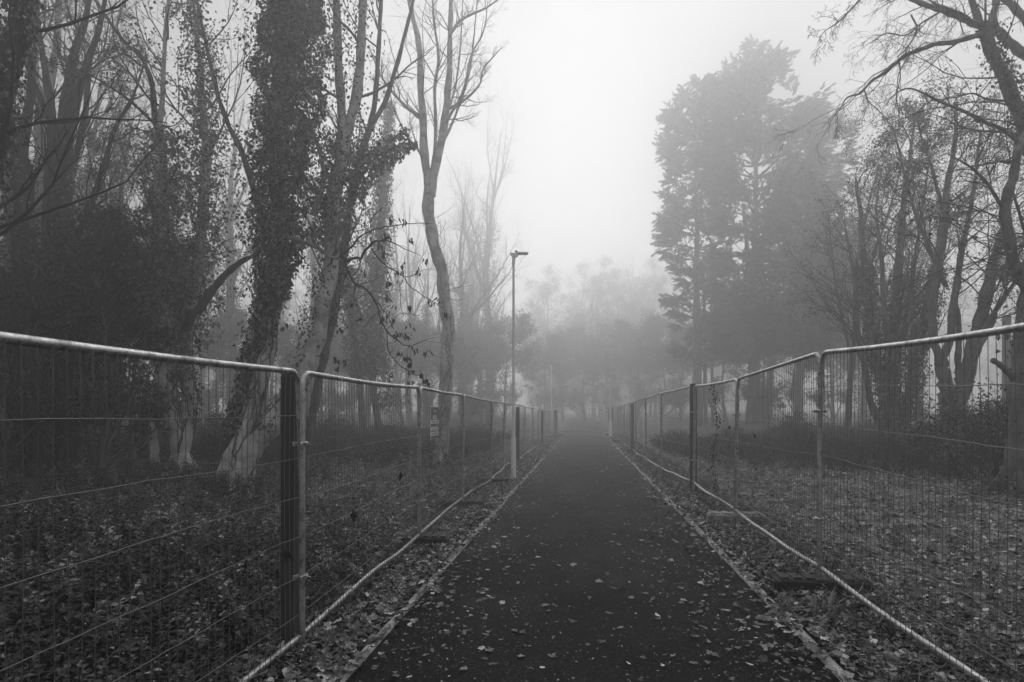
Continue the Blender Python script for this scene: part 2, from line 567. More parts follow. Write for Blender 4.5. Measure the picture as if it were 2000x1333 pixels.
def strip(name, off, lift, mat, jitter=0.0):
    """sheet between lateral offsets off[0]..off[-1] following the centre line"""
    mb = MB(); cols = len(off)
    rows = []
    for o_, l_ in zip(off, lift):
        jj = rng.normal(0, jitter, len(CL)) if jitter else 0
        xy = CL + CN * (o_ + jj)[:, None] if jitter else CL + CN * o_
        rows.append(np.column_stack([xy, G(xy[:, 0], xy[:, 1]) + l_]))
    V = np.stack(rows, 1)
    i = np.arange(len(CL) - 1)[:, None] * cols + np.arange(cols - 1)[None]
    q = np.stack([i, i + 1, i + cols + 1, i + cols], -1).reshape(-1, 4)
    mb.add(V, q)
    return mb.build(name, mat)


PW = 1.47
structure(strip('path', [-PW, -1.0, -.4, .4, 1.0, PW], [.0, .012, .022, .022, .012, .0], M['asphalt']))
for sg in (-1, 1):
    a_, b_ = (-PW - .055, -PW) if sg < 0 else (PW, PW + .055)
    o = strip('kerb', [a_, a_, b_, b_], [-.12, .030, .028, -.05], M['edging'], .004)
    structure(o)

# ================================================================= FENCES
RT = .021
PLUG = .012


def interp_panel(A0, A1, B0, B1):
    """A0/A1 bottom/top at the near post, B0/B1 at the far post"""
    A0, A1, B0, B1 = [np.asarray(v, float) for v in (A0, A1, B0, B1)]

    def f(u, v):
        u = np.asarray(u)[..., None]; v = np.asarray(v)[..., None]
        return (A0 * (1 - u) + B0 * u) * (1 - v) + (A1 * (1 - u) + B1 * u) * v
    return f


def panel(A0, A1, B0, B1, side, label, clampt=(.26, .74), near=True):
    f = interp_panel(A0, A1, B0, B1)
    Lp = np.linalg.norm((np.asarray(B0) - A0)[:2]); H = float(np.linalg.norm(np.asarray(A1) - A0))
    gu = .030 / Lp
    org = np.array([(A0[0] + B0[0]) / 2, (A0[1] + B0[1]) / 2, 0]); org[2] = float(G(org[0], org[1]))
    root = empty('mesh_fence', org, label, 'fence panel', 'mesh fence panels along the path')
    d = unit((np.asarray(B0) - A0)); nrm = np.array([d[1], -d[0], 0]) * side    # towards the path
    # frame: legs and rounded top
    rc = .11; ru = rc / Lp; rv = rc / H
    path_uv = [(gu, -.035), (gu, .25), (gu, .6), (gu, 1 - rv)]
    for k in range(1, 7):
        a = k / 6 * math.pi / 2
        path_uv.append((gu + ru * (1 - math.cos(a)), 1 - rv + rv * math.sin(a)))
    for u in np.linspace(gu + ru, 1 - gu - ru, 9)[1:]: path_uv.append((u, 1))
    for k in range(1, 7):
        a = k / 6 * math.pi / 2
        path_uv.append((1 - gu - ru * (1 - math.sin(a)), 1 - rv + rv * math.cos(a)))
    path_uv += [(1 - gu, .6), (1 - gu, .25), (1 - gu, -.035)]
    uv = np.array(path_uv)
    pts = f(uv[:, 0], uv[:, 1])
    # a little sag and wear
    sag = np.sin(np.clip(uv[:, 0], 0, 1) * math.pi) * (uv[:, 1] > .98) * U(-.035, .004)
    pts[:, 2] += sag
    S = 10 if near else 6
    mb = MB(); mb.tubes(pts, np.full(len(pts), RT), S, cap=True)
    uu = np.linspace(gu, 1 - gu, 12)
    br = f(uu, np.full(12, .045)); br[:, 2] += np.interp(uu, [0, .25, .5, .75, 1], [0, U(-.03, .03), U(-.04, .02), U(-.03, .03), 0]); br += nrm * np.interp(uu, [0, .3, .6, 1], [0, U(-.05, .05), U(-.05, .05), 0])[:, None]
    mb.tubes(br, np.full(12, RT), S)
    mb.build('frame', M['steel'], root, org)
    # mesh infill on the path side of the tubes
    wb = MB(); off = nrm * (RT + .002)
    nv = int(round(Lp / .066)) if near else int(round(Lp / .095))
    us = np.linspace(gu + .03 / Lp, 1 - gu - .03 / Lp, nv)
    Kv = 9
    vs = np.linspace(.035, .998, Kv)
    ph = U(0, 6, nv)
    pv = f(np.repeat(us[:, None], Kv, 1), np.repeat(vs[None], nv, 0)) + off
    dist_top = np.minimum(us - gu, 1 - gu - us) * Lp
    dz = np.where(dist_top < rc, rc - np.sqrt(np.maximum(rc ** 2 - (rc - dist_top) ** 2, 0)), 0)
    pv[:, -1, 2] -= dz
    pv[:, :, 2] += (np.sin(us * math.pi) * (sag.min() if sag.min() < 0 else sag.max()))[:, None] * vs[None]
    pv += (d[None, None] * (np.sin(vs * 7)[None, :, None] * np.sin(ph)[:, None, None] * .004))
    pv += nrm * (np.sin(us * 9 + ph[0])[:, None, None] * np.sin(vs * math.pi)[None, :, None] * .012)
    rw = .0022 if near else .0017
    wb.tubes(pv, np.full((nv, Kv), rw), 4 if near else 3)
    for v in (.045, .135, .27, .41, .55, .69, .845, .985):
        if v in (.045, .985): continue
        n_ = 26
        uh = np.linspace(gu, 1 - gu, n_)
        ph_ = f(uh, np.full(n_, v)) + off + nrm * .003
        w = np.cumsum(rng.normal(0, .0035, n_)); w -= np.linspace(0, 1, n_) * w[-1]
        ph_[:, 2] += w
        ph_ += nrm * (np.sin(uh * 9 + ph[0])[:, None] * math.sin(v * math.pi) * .012)
        wb.tubes(ph_, np.full(n_, .0026), 4 if near else 3)
    wb.build('wire_mesh', M['wire'], root, org)
    # couplers to the next panel
    for v in clampt:
        cb = MB(); c = f(np.array(1.0), np.array(v))
        cb.box(c + nrm * .028, (.112, .010, .030), np.array([d, nrm, [0, 0, 1]]), .003)
        cb.box(c - nrm * .028, (.112, .010, .030), np.array([d, nrm, [0, 0, 1]]), .003)
        bp = np.array([c - nrm * .055, c + nrm * .075]); cb.tubes(bp, np.full(2, .007), 6, cap=True)
        cb.box(c + nrm * .045, (.026, .014, .026), np.array([d, nrm, [0, 0, 1]]), .003)
        cb.build('clamp', M['steel'], root, org, smooth=False)
    return root, f, nrm, d


L_posts = [(.9, None), (4.4, 587), (7.9, 819), (11.3, 904), (14.8, 959.5), (18.3, 985), (21.8, 1014), (25.3, 1026), (28.8, 1040),
           (32.3, 1052), (35.8, 1064), (39.3, 1073), (42.8, 1082), (46.0, 1089)]
R_posts = [(1.9, None), (5.4, 1603), (8.9, 1436), (12.1, 1355), (15.6, 1291), (19.1, 1262), (22.6, 1243), (26.1, 1230), (29.6, 1220),
           (33.1, 1212), (36.6, 1206), (40.1, 1199), (43.6, 1194), (47.0, 1189)]
top_y_L = [727, 757, 772, 784, 787, 791, 795, 797, 799, 800.5, 801, 801, 800]
top_y_R = [689, 741, 754, 768, 777, 784, 788, 791, 793, 795, 796.5, 797, 798]


def post_points(tab, tops, near):
    o = []
    for i, (d, px) in enumerate(tab):
        if px is None: o.append(None); continue
        xx = (px - 1000) / FPX * d
        g = float(G(xx, d)) + .03
        zt = EYE + (HOR - tops[i - 1]) / FPX * d
        zb = zt - 1.98
        o.append((np.array([xx, d, zb]), np.array([xx, d, zt])))
    # the first post stands beside the photographer, out of the frame
    b1, t1 = o[1]
    o[0] = (b1 + np.array(near), t1 + np.array(near))
    return o


LP = post_points(L_posts, top_y_L, (-.47, -3.5, .02))
RP = post_points(R_posts, top_y_R, (-.343, -3.5, -.092))
words = ['nearest', 'second', 'third', 'fourth', 'fifth', 'sixth', 'seventh', 'eighth', 'ninth', 'tenth', 'eleventh', 'twelfth', 'thirteenth']


def leanf(i): return np.array([U(-.03, .03), U(-.04, .04), 0]) if i > 1 else np.zeros(3)


def run(posts, side, where, notes):
    out = []
    for i in range(len(posts) - 1):
        (a0, a1), (b0, b1) = posts[i], posts[i + 1]
        lab = notes.get(i, f'{words[i]} grey wire mesh fence panel from the camera on the {where}')
        out.append(panel(a0, a1, b0, b1, side, lab, near=i < 4))
    return out


for i in range(2, len(LP)): LP[i] = (LP[i][0], LP[i][1] + leanf(i) * .6)
for i in range(2, len(RP)): RP[i] = (RP[i][0], RP[i][1] + leanf(i))
left_run = run(LP, 1, 'left of the path', {
    0: 'nearest mesh panel left of the path, its rounded corner against a dark timber post',
    1: 'second mesh panel left of the path, between the timber post and the sign panel',
    2: 'third mesh panel left of the path, carrying the dark warning sign'})
right_run = run(RP, -1, 'right of the path', {
    0: 'nearest mesh panel right of the path, its dark top rail leaving the frame',
    1: 'second mesh panel right of the path, between a rubber foot and a pale concrete foot',
    2: 'third mesh panel right of the path, with a dead creeper hanging on its wires'})
# the fence across the bend
bend_px = [(1189, 47.0), (1171, 50.2), (1151, 53.0), (1129, 55.2), (1107, 57.0), (1086, 58.4), (1066, 59.4)]
bp = []
for k, (px, d) in enumerate(bend_px):
    xx = (px - 1000) / FPX * d; g = float(G(xx, d)) + .04
    bp.append((np.array([xx, d, g]), np.array([xx, d, g + 1.98])) if k else RP[-1])
for k in range(len(bp) - 1):
    panel(*bp[k], *bp[k + 1], -1, f'{words[k]} misty mesh panel across the far bend, counted from its right end'.replace('nearest', 'first'), near=False)


def foot(pt, d, label, kind):
    g = float(G(pt[0], pt[1]))
    n = np.array([d[1], -d[0], 0]); ax = np.array([n, d, [0, 0, 1]])
    mb = MB(); c = np.array([pt[0], pt[1], g + .065])
    if kind == 'rubber':
        mb.box(c, (.78, .22, .13), ax, .022)
        for k in (-3, -2, -1, 1, 2, 3):
            mb.box(c + n * k * .108 + np.array([0, 0, .070]), (.078, .17, .018), ax, .006)
        for k in (-1, 1):
            mb.box(c + n * k * .385, (.04, .12, .07), ax, .012)
        o = mb.build('ballast_block', M['rubber'], None, (pt[0], pt[1], g), smooth=False)
    else:
        mb.box(c, (.80, .23, .14), ax, .03)
        for k in (-2.4, -1.2, 1.2, 2.4):
            mb.box(c + n * k * .12 + np.array([0, 0, .073]), (.10, .19, .014), ax, .005)
        o = mb.build('ballast_block', M['concrete'], None, (pt[0], pt[1], g), smooth=False)
    return tag(o, label, 'fence foot', 'weighted feet under the fence panels')


fdir = unit(np.array([PC1, 1, 0]))
foot(LP[2][0], fdir, 'black rubber fence foot under the left fence just before the sign panel', 'rubber')
foot(LP[3][0], fdir, 'black rubber fence foot under the far end of the sign panel', 'rubber')
foot(LP[4][0] + np.array([.05, .1, 0]), fdir, 'black rubber fence foot on the left verge just in front of the nearest lamp post', 'rubber')
foot(LP[12][0], fdir, 'black fence foot beside the far left fence just before the bend', 'rubber')
foot(LP[13][0], fdir, 'black fence foot at the last post of the left fence by the bend', 'rubber')
foot(RP[1][0] - np.array([.02, .04, 0]), fdir, 'black rubber fence foot under the nearest joint of the right fence', 'rubber')
foot(RP[2][0] - fdir * .02, fdir, 'pale worn concrete fence foot on the right verge', 'concrete')
foot(RP[9][0], fdir, 'dark fence foot half buried in leaves along the far right fence', 'rubber')
foot(RP[12][0], fdir, 'dark fence foot on the right beside the second lamp post', 'rubber')


def timber_post(p, top, w, label):
    g = float(G(p[0], p[1])) - .3
    mb = MB(); h = top - g
    ax = np.array([[fdir[1], -fdir[0], 0], fdir, [0, 0, 1]])
    mb.box((p[0], p[1], g + h / 2), (w, w, h), ax, .008)
    mb.box((p[0], p[1], top + .004), (w * .9, w * .9, .012), ax, .004)
    o = mb.build('timber_post', M['timber'], None, (p[0], p[1], g), smooth=False)
    tag(o, label, 'post', 'dark timber posts behind the fences')


timber_post(P(566, 0, 4.52), EYE + (HOR - 733) / FPX * 4.5, .098, 'thick dark timber post behind the nearest joint of the left fence')
timber_post(P(1354, 0, 12.25), EYE + (HOR - 751) / FPX * 12.25, .125, 'dark timber post in the right fence beside the creeper panel')
timber_post(P(1011, 0, 21.2), EYE + (HOR - 796) / FPX * 21.2, .13, 'dark timber post just right of the nearest lamp post')
timber_post(P(1059, 0, 33), EYE + (HOR - 803) / FPX * 33, .13, 'dark timber post halfway along the far left fence')
timber_post(P(1085, 0, 45), EYE + (HOR - 801) / FPX * 45, .22, 'wide dark timber post ending the left fence at the bend')
timber_post(P(1235, 0, 25), EYE + (HOR - 789) / FPX * 25, .13, 'dark timber post in the right fence far along the path')
timber_post(P(1191, 0, 46.6), EYE + (HOR - 800) / FPX * 46.6, .14, 'dark timber post at the far end of the right fence')

# sign on the third left panel
_, f3, n3, d3 = left_run[2]
ucen, usz = .224, .56
sc = f3(np.array(ucen), np.array(.765)) + n3 * (RT + .012)
AX = np.array([d3, n3, [0, 0, 1]])
org = sc.copy()
sr = empty('warning_sign', org, 'small dark warning sign with white lettering tied to the left fence mesh', 'sign')
mb = MB(); mb.box(sc, (usz, .006, .46), AX, .002); mb.build('board', M['sign'], sr, org, smooth=False)
mb = MB(); mb.box(sc - d3 * usz * .485 + n3 * .005, (.016, .004, .46), AX)
mb.box(sc + np.array([0, 0, .224]) + n3 * .0045, (usz * .9, .003, .012), AX)
mb.build('border', M['white'], sr, org, smooth=False)


def lettering(txt, centre, height, width, mat, right, up, parent, org):
    cu = bpy.data.curves.new('lettering', 'FONT'); cu.body = txt; cu.size = 1; cu.align_x = 'CENTER'; cu.align_y = 'CENTER'; cu.extrude = .02
    tmp = bpy.data.objects.new('lettering', cu); COL.objects.link(tmp)
    bpy.context.view_layer.update()
    me = bpy.data.meshes.new_from_object(tmp.evaluated_get(bpy.context.evaluated_depsgraph_get()))
    bpy.data.objects.remove(tmp)
    n = len(me.vertices); co = np.zeros(n * 3, np.float32); me.vertices.foreach_get('co', co); co = co.reshape(-1, 3)
    w = co[:, 0].max() - co[:, 0].min(); h = co[:, 1].max() - co[:, 1].min()
    nx = co[:, 0] - (co[:, 0].max() + co[:, 0].min()) / 2; nyy = co[:, 1] - (co[:, 1].max() + co[:, 1].min()) / 2
    nrm = np.cross(right, up)
    W = centre + np.outer(nx / w * width, right) + np.outer(nyy / h * height, up) + np.outer(co[:, 2] * .05, nrm) - org
    me.vertices.foreach_set('co', W.astype(np.float32).ravel()); me.update()
    me.materials.append(mat)
    o = bpy.data.objects.new('lettering', me); COL.objects.link(o); o.parent = parent
    return o


upv = np.array([0, 0, 1.])
rows = [('THIS', .165, .030, .13, False), ('TREE', .075, .050, .22, True), ('PROTECTION', .015 - .005, .050, .52, True),
        ('ALL ACCESS', -.085, .050, .46, True), ('PROHIBITED', -.155, .050, .50, True)]
for txt, z, h, w, boxed in rows:
    c = sc + np.array([0, 0, z]) + n3 * .0045
    if boxed:
        mb = MB(); mb.box(c, (w, .003, h), AX); mb.build('text_panel', M['white'], sr, org, smooth=False)
        lettering(txt, c + n3 * .0022, h * .62, w * .86, M['ink'], d3, upv, sr, org)
    else:
        lettering(txt, c, h, w, M['white'], d3, upv, sr, org)


# ================================================================= LAMP POSTS
def lamp(px, d, top_y, arm_sign, label, base_y=None):
    b = P(px, 0, d); g = float(G(b[0], b[1]))
    top = EYE + (HOR - top_y) / FPX * d
    org = np.array([b[0], b[1], g])
    root = empty('street_lamp', org, label, 'lamp post', 'slim lamp posts along the path')
    H = top - g; kw = 1.0 if d < 30 else 1.55      # the far posts are the stouter kind
    ring = lambda z: np.array([b[0], b[1], z])
    mb = MB()
    zs = [g - .2, g + 1.0, g + 1.02, g + 1.14]; rs_ = [.064, .064, .062, .040]
    mb.tubes(np.array([ring(z) for z in zs]), np.array(rs_) * kw, 20, cap=True)
    mb.build('base_sleeve', M['lamp'], root, org)
    mb = MB(); mb.tubes(np.array([ring(z) for z in np.linspace(g + 1.1, top - .12, 8)]), np.linspace(.038, .028, 8) * kw, 16, cap=True)
    mb.tubes(np.array([ring(g + H * .6), ring(g + H * .6 + .05)]), np.array([.037, .034]) * kw, 16, cap=True)
    mb.build('pole', M['lamp'], root, org)
    mb = MB(); mb.tubes(np.array([ring(top - .30), ring(top - .16), ring(top - .10)]), np.array([.040, .038, .032]) * kw, 16, cap=True)
    # half-round knuckle
    a = np.linspace(0, math.pi, 11)
    dirv = np.array([arm_sign, .05, 0]); dirv = dirv / np.linalg.norm(dirv); side = np.array([-dirv[1], dirv[0], 0])
    prof = [ring(top) + dirv * (.03 - .11 * math.cos(q)) + np.array([0, 0, -.105 * math.sin(q)]) for q in a]
    V = np.array([p + side * .045 for p in prof] + [p - side * .045 for p in prof]); n = len(prof)
    q = [[i, i + 1, n + i + 1, n + i] for i in range(n - 1)] + [[n - 1, 0, n, 2 * n - 1]]
    t = [[0, i + 1, i] for i in range(1, n - 1)] + [[n, n + i, n + i + 1] for i in range(1, n - 1)]
    mb.add(V, q, t)
    mb.build('bracket', M['lamp'], root, org, smooth=False)
    mb = MB(); ax = np.array([dirv, side, [0, 0, 1]])
    mb.box(ring(top + .000) + dirv * .22, (.30, .17, .048), ax, .018)
    mb.box(ring(top - .004) + dirv * .09, (.06, .09, .055), ax, .012)
    hd_ = mb.build('lamp_head', M['lamp'], root, org, smooth=False)
    mb = MB(); mb.box(ring(top - .027) + dirv * .24, (.22, .12, .008), ax, .003); mb.build('lens', M['glass'], hd_, org, smooth=False)
    mb = MB(); mb.tubes(np.array([ring(top + .02) + dirv * .07, ring(top + .05) + dirv * .07, ring(top + .065) + dirv * .07]), np.array([.02, .034, .026]), 10, cap=True)
    mb.build('photocell', M['rubber'], root, org)
    return root


lamp(1003, 15.4, 495, 1, 'tall grey lamp post standing on the left verge, nearest of the lamps')
lamp(1192, 41, 683, -1, 'pale lamp post on the right of the path where it starts to bend')
lamp(1077, 60, 715, -1, 'pale lamp post beyond the left fence near the bend, in front of the far trees')
lamp(1038, 90, 742, 1, 'faint lamp post lost in mist, leftmost of the far lamps')

# wooden pole on the right
mb = MB(); b = P(1966, 0, 26); g = float(G(b[0], b[1]))
mb.tubes(np.array([[b[0], b[1], z] for z in np.linspace(g - .3, EYE + (HOR - 618) / FPX * 26, 6)]), np.full(6, .16), 12, cap=True)
tag(mb.build('wooden_pole', M['bark_mid'], None, (b[0], b[1], g)), 'plain misty wooden pole behind the twin trunked tree on the right', 'pole')

# ================================================================= HERO TREES, LEFT
# the large ivy tree with two leaning stems
t = Tree('ivy_clad_tree', 'great leaning pale tree on the left, one stem a thick column of ivy')
pA, rA = t.stem([(452, 950, 13, .27), (478, 870, 13, .24), (500, 790, 13, .21), (516, 720, 13, .18), (530, 650, 13, .16), (541, 570, 13, .17), (549, 500, 13, .2),
                 (556, 400, 13.1, .2), (561, 300, 13.2, .19), (563, 200, 13.3, .18), (565, 100, 13.4, .17), (568, 0, 13.5, .15), (572, -150, 13.6, .12), (578, -380, 13.8, .05)], 12, True)
pB, rB = t.stem([(468, 935, 13, .25), (505, 862, 13.0, .22), (545, 802, 13.1, .2), (572, 752, 13.2, .19), (600, 705, 13.3, .18), (622, 640, 13.4, .17), (638, 560, 13.5, .165), (650, 470, 13.6, .16),
                 (655, 400, 13.7, .16), (664, 330, 13.8, .155), (672, 262, 13.9, .15)], 12, True)
b1 = t.stem([(671, 275, 13.9, .12), (666, 200, 14, .10), (661, 120, 14, .095), (657, 0, 14, .085), (652, -160, 14.1, .06), (640, -380, 14.2, .02)], 9)
b2 = t.stem([(672, 275, 13.9, .12), (690, 205, 13.9, .12), (704, 140, 13.8, .105), (706, 90, 13.8, .10), (709, 0, 13.8, .09), (714, -160, 13.8, .06), (730, -380, 13.8, .02)], 9)
t.stem([(520, 470, 13, .07), (505, 400, 12.9, .07), (478, 300, 12.8, .06), (452, 250, 12.8, .05), (430, 190, 12.7, .045), (405, 90, 12.6, .035), (385, 0, 12.5, .025), (370, -80, 12.5, .012)], 7, thick=False)
t.stem([(545, 460, 12.9, .05), (598, 476, 12.4, .04), (628, 488, 11.9, .036), (648, 503, 11.5, .033), (668, 506, 11.2, .03)], 7, thick=False)
t.stem([(610, 420, 13, .07), (625, 380, 13, .065), (633, 340, 13, .05), (622, 290, 13, .04), (610, 250, 13, .03)], 6, thick=False)
t.vines(pA, rA, 9, 0, 30); t.vines(pB, rB, 6, 0, 26)
# ivy on the column
reach = np.interp(pA[:, 2], [1.2, 2.4, 3.4, 5.0, 7.0, 10, 12, 15], [.26, .28, .34, .55, .72, .84, .78, .35])
ax_ = pA.copy(); ax_[:, 0] -= np.interp(pA[:, 2], [1, 3, 4.5, 6, 8], [.22, .18, .05, -.06, -.16])
ivy(t.ivy, ax_[pA[:, 2] > .9], reach[pA[:, 2] > .9], 5000, (.05, .11), shell=.6, clump=.6)
ivy(t.ivy, ax_[pA[:, 2] > .9], reach[pA[:, 2] > .9] * .76, 36000, (.025, .10), shell=.72, clump=.45)
sh, shr = grow(pA[None][:, 14:], np.full((1, len(pA) - 14), .05), 240, (0, 1), (.8, 1.5), K=6, wig=.25, up=.04, length=(.5, 1.15), rs=.12, rmin=.003)
t.crown.tubes(sh, shr, 4); twig_leaves(t.leaf, sh, shr, 26, (.05, .10), .8, .4, .05, (.1, 1), (.25, 1))
sel = (pB[:, 2] > 1.0)
ivy(t.ivy, pB[sel] - np.array([.1, 0, 0]), np.full(sel.sum(), .24), 2000, (.05, .09), clump=.9)
sel = (pB[:, 2] > 5.2)
ivy(t.ivy, pB[sel], np.full(sel.sum(), .42), 2600, (.05, .09), clump=1.1, shell=.3)
for s_ in (b1, b2): ivy(t.ivy, s_[0], np.linspace(.4, .2, len(s_[0])), 700, (.05, .09), clump=1.1)
t.branches([(pA[len(pA) // 2:], rA[len(pA) // 2:]), (pB[len(pB) // 2:], rB[len(pB) // 2:]), b1, b2], l1=(11, (.1, 1), (.6, 1.2), (.2, .42)), n2=6, n3=5, r1max=.035)
# leafy sprays carried by ivy shoots right and left of the columns
for (q, r) in (t.stems[-1], t.stems[4], b1, b2): twig_leaves(t.leaf, q[None], r[None], 260, (.05, .09), .8, .5, .16)
# hanging bough with shrivelled leaves
bo = MB(); dl = MB()
boughs = [
    [(668, 505, 11.2, .028), (690, 505, 10.9, .024), (707, 493, 10.6, .022), (722, 478, 10.4, .018), (740, 471, 10.2, .013), (765, 480, 10.1, .009), (800, 492, 10, .006), (822, 500, 10, .003)],
    [(664, 503, 11.2, .02), (680, 489, 11, .018), (700, 465, 10.8, .015), (725, 445, 10.6, .012), (765, 440, 10.4, .009), (805, 437, 10.2, .007), (845, 437, 10, .003)],
    [(672, 508, 11.1, .024), (684, 533, 10.9, .02), (694, 551, 10.8, .02), (712, 560, 10.6, .018), (731, 585, 10.4, .016), (744, 612, 10.2, .014), (757, 645, 10, .012), (780, 668, 9.9, .010), (800, 678, 9.8, .007), (825, 668, 9.7, .006), (850, 659, 9.6, .003)],
    [(722, 487, 10.4, .014), (750, 515, 10.3, .011), (785, 540, 10.2, .009), (806, 566, 10.1, .007), (850, 592, 10, .005), (872, 608, 10, .003)],
    [(756, 642, 10, .010), (759, 680, 9.9, .008), (783, 713, 9.8, .007), (798, 723, 9.8, .006), (818, 735, 9.7, .005), (834, 750, 9.7, .003)],
    [(725, 445, 10.6, .010), (727, 430, 10.5, .009), (745, 410, 10.4, .007), (763, 392, 10.3, .004)],
    [(694, 552, 10.8, .010), (690, 580, 10.8, .007), (700, 600, 10.8, .005), (706, 622, 10.8, .003)],
    [(731, 585, 10.4, .008), (748, 605, 10.4, .006), (758, 616, 10.4, .005), (770, 612, 10.4, .003)],
    [(780, 548, 10.2, .006), (782, 585, 10.2, .005), (786, 610, 10.2, .004), (800, 617, 10.2, .003)],
    [(798, 723, 9.8, .005), (795, 760, 9.8, .004), (799, 790, 9.8, .003)],
    [(785, 540, 10.2, .006), (805, 540, 10.2, .005), (822, 530, 10.2, .004), (842, 525, 10.2, .003)],
    [(757, 645, 10, .006), (775, 615, 10, .005), (795, 612, 10, .004), (818, 617, 10, .003)],
]
bl = []
for b_ in boughs:
    p, r = stem(b_, 22, 1.0); bo.tubes(p, r, 6); bl.append((p, r))
for (p, r) in bl:
    a, ra = grow(p[None], r[None], 7, (.2, 1), (.5, 1.2), (.10, .3), 6, .2, -.05, .5, .5, rmin=.0022)
    bo.tubes(a, ra, 4)
cl_pts = [(712, 533), (752, 492), (752, 459), (758, 458), (801, 466), (790, 513), (775, 530), (762, 552), (781, 548), (815, 527), (787, 530), (756, 582), (768, 597), (800, 597), (757, 614), (765, 624),
          (799, 633), (797, 655), (798, 673), (814, 683), (841, 684), (779, 688), (792, 697), (799, 708), (796, 698), (704, 620), (655, 700), (660, 715), (831, 742), (835, 748), (872, 612), (855, 582), (845, 588),
          (680, 530), (678, 537), (748, 620), (777, 650), (775, 655), (802, 722), (821, 728), (786, 650), (740, 480), (765, 430), (788, 428), (830, 505), (800, 748), (763, 735), (832, 690), (690, 590), (671, 705), (665, 640)]
for (cx, cy) in cl_pts:
    d_ = 10.1 + U(-.15, .15); c0 = P(cx, cy, d_); n_ = int(U(3, 8))
    c = c0 + rng.normal(0, .025, (n_, 3)); tt = unit(np.array([0, 0, -1]) + rng.normal(0, .28, (n_, 3)))
    nn = rng.normal(0, 1, (n_, 3)); Ls = U(.06, .125, n_)
    dl.leaves(c, tt, nn, Ls, Ls * U(.28, .5, n_), U(.1, .8, n_), .25)
    bo.tubes(np.array([c0 + [0, 0, .03], c0 + rng.normal(0, .02, 3) + [0, 0, .12]]), np.array([.002, .002]), 3)
root = t.finish('bark_pale', 'bark_mid', 'ivy')
bob = bo.build('bough', M['bark_dark'], root, t.base)
lv = dl.build('shrivelled_leaves', M['dead_leaf'], bob, (0, 0, 0), smooth=False)
lv.data.transform(__import__('mathutils').Matrix.Translation(-Vector(t.base)))

# ivy tree with a pale foot, left
t = Tree('ivy_clad_tree', 'dark ivy tangled tree with a pale twisted foot, left of the great leaning tree')
e1 = t.stem([(352, 918, 15.5, .24), (340, 860, 15.5, .2), (330, 800, 15.5, .2), (320, 720, 15.5, .2), (316, 620, 15.5, .21), (311, 540, 15.5, .2), (312, 470, 15.5, .18), (317, 353, 15.5, .15), (311, 250, 15.4, .11)], 10, True)
e2 = t.stem([(348, 905, 15.5, .2), (362, 850, 15.6, .17), (366, 760, 15.7, .16), (360, 690, 15.7, .15), (368, 610, 15.7, .15), (392, 490, 15.8, .14), (404, 355, 15.9, .12), (399, 250, 16, .10), (392, 140, 16, .07), (380, 20, 16, .04), (372, -120, 16, .02)], 10, True)
e3 = t.stem([(366, 640, 15.6, .12), (374, 616, 15.5, .11), (392, 597, 15.4, .10), (423, 556, 15.2, .09), (458, 520, 15, .075), (487, 503, 14.8, .05), (520, 490, 14.6, .03)], 8, thick=False)
e4 = t.stem([(311, 260, 15.4, .09), (302, 212, 15.4, .08), (293, 152, 15.4, .06), (268, 106, 15.3, .05), (240, 81, 15.2, .04), (190, 7, 15, .03), (150, -60, 15, .01)], 7, thick=False)
e5 = t.stem([(311, 260, 15.4, .07), (318, 180, 15.4, .06), (322, 90, 15.4, .05), (330, 0, 15.4, .04), (335, -150, 15.4, .015)], 7)
e6 = t.stem([(303, 905, 15.6, .13), (300, 850, 15.6, .1), (303, 780, 15.6, .09), (312, 720, 15.6, .07)], 7)
e7 = t.stem([(300, 240, 15.4, .04), (262, 205, 15.2, .035), (215, 170, 15, .03), (160, 140, 14.8, .024), (110, 125, 14.6, .015), (60, 110, 14.5, .008)], 6, thick=False)
for (p, r), k, n_ in ((e1, .75, 8000), (e2, .7, 6500)):
    hh = p[:, 2]; rc_ = np.interp(hh, [.6, 2.0, 3.2, 5, 7, 9.5, 12], [.16, .30, .45, .62, .55, .42, .22]) * k / .7
    s_ = hh > .9; ivy(t.ivy, p[s_], rc_[s_], n_, (.06, .11), clump=1.0, shell=.25)
t.branches([(e1[0][12:], e1[1][12:]), (e2[0][14:], e2[1][14:]), e4, e5, e7], l1=(10, (.1, 1), (.5, 1.1), (.22, .5)), n2=6, n3=5, n4=0, r1max=.03,
           leaf=dict(n=1, L=(.05, .10), aspect=.8, tone=(0, .8), spread=.06))
tw_, rw_ = grow(np.stack([resample(e1[0][8:], e1[1][8:], 20)[0], resample(e2[0][12:], e2[1][12:], 20)[0]]), np.full((2, 20), .04), 46, (0, 1), (.8, 1.4), K=6, wig=.2, up=.05, length=(.5, 1.5))
t.crown.tubes(tw_, rw_, 4); twig_leaves(t.leaf, tw_, rw_, 42, (.05, .10), .8, .4, .14)
t.vines(*e1, 6, 0, 20); t.vines(*e2, 5, 0, 20)
t.finish('bark_pale', 'bark_dark', 'ivy')

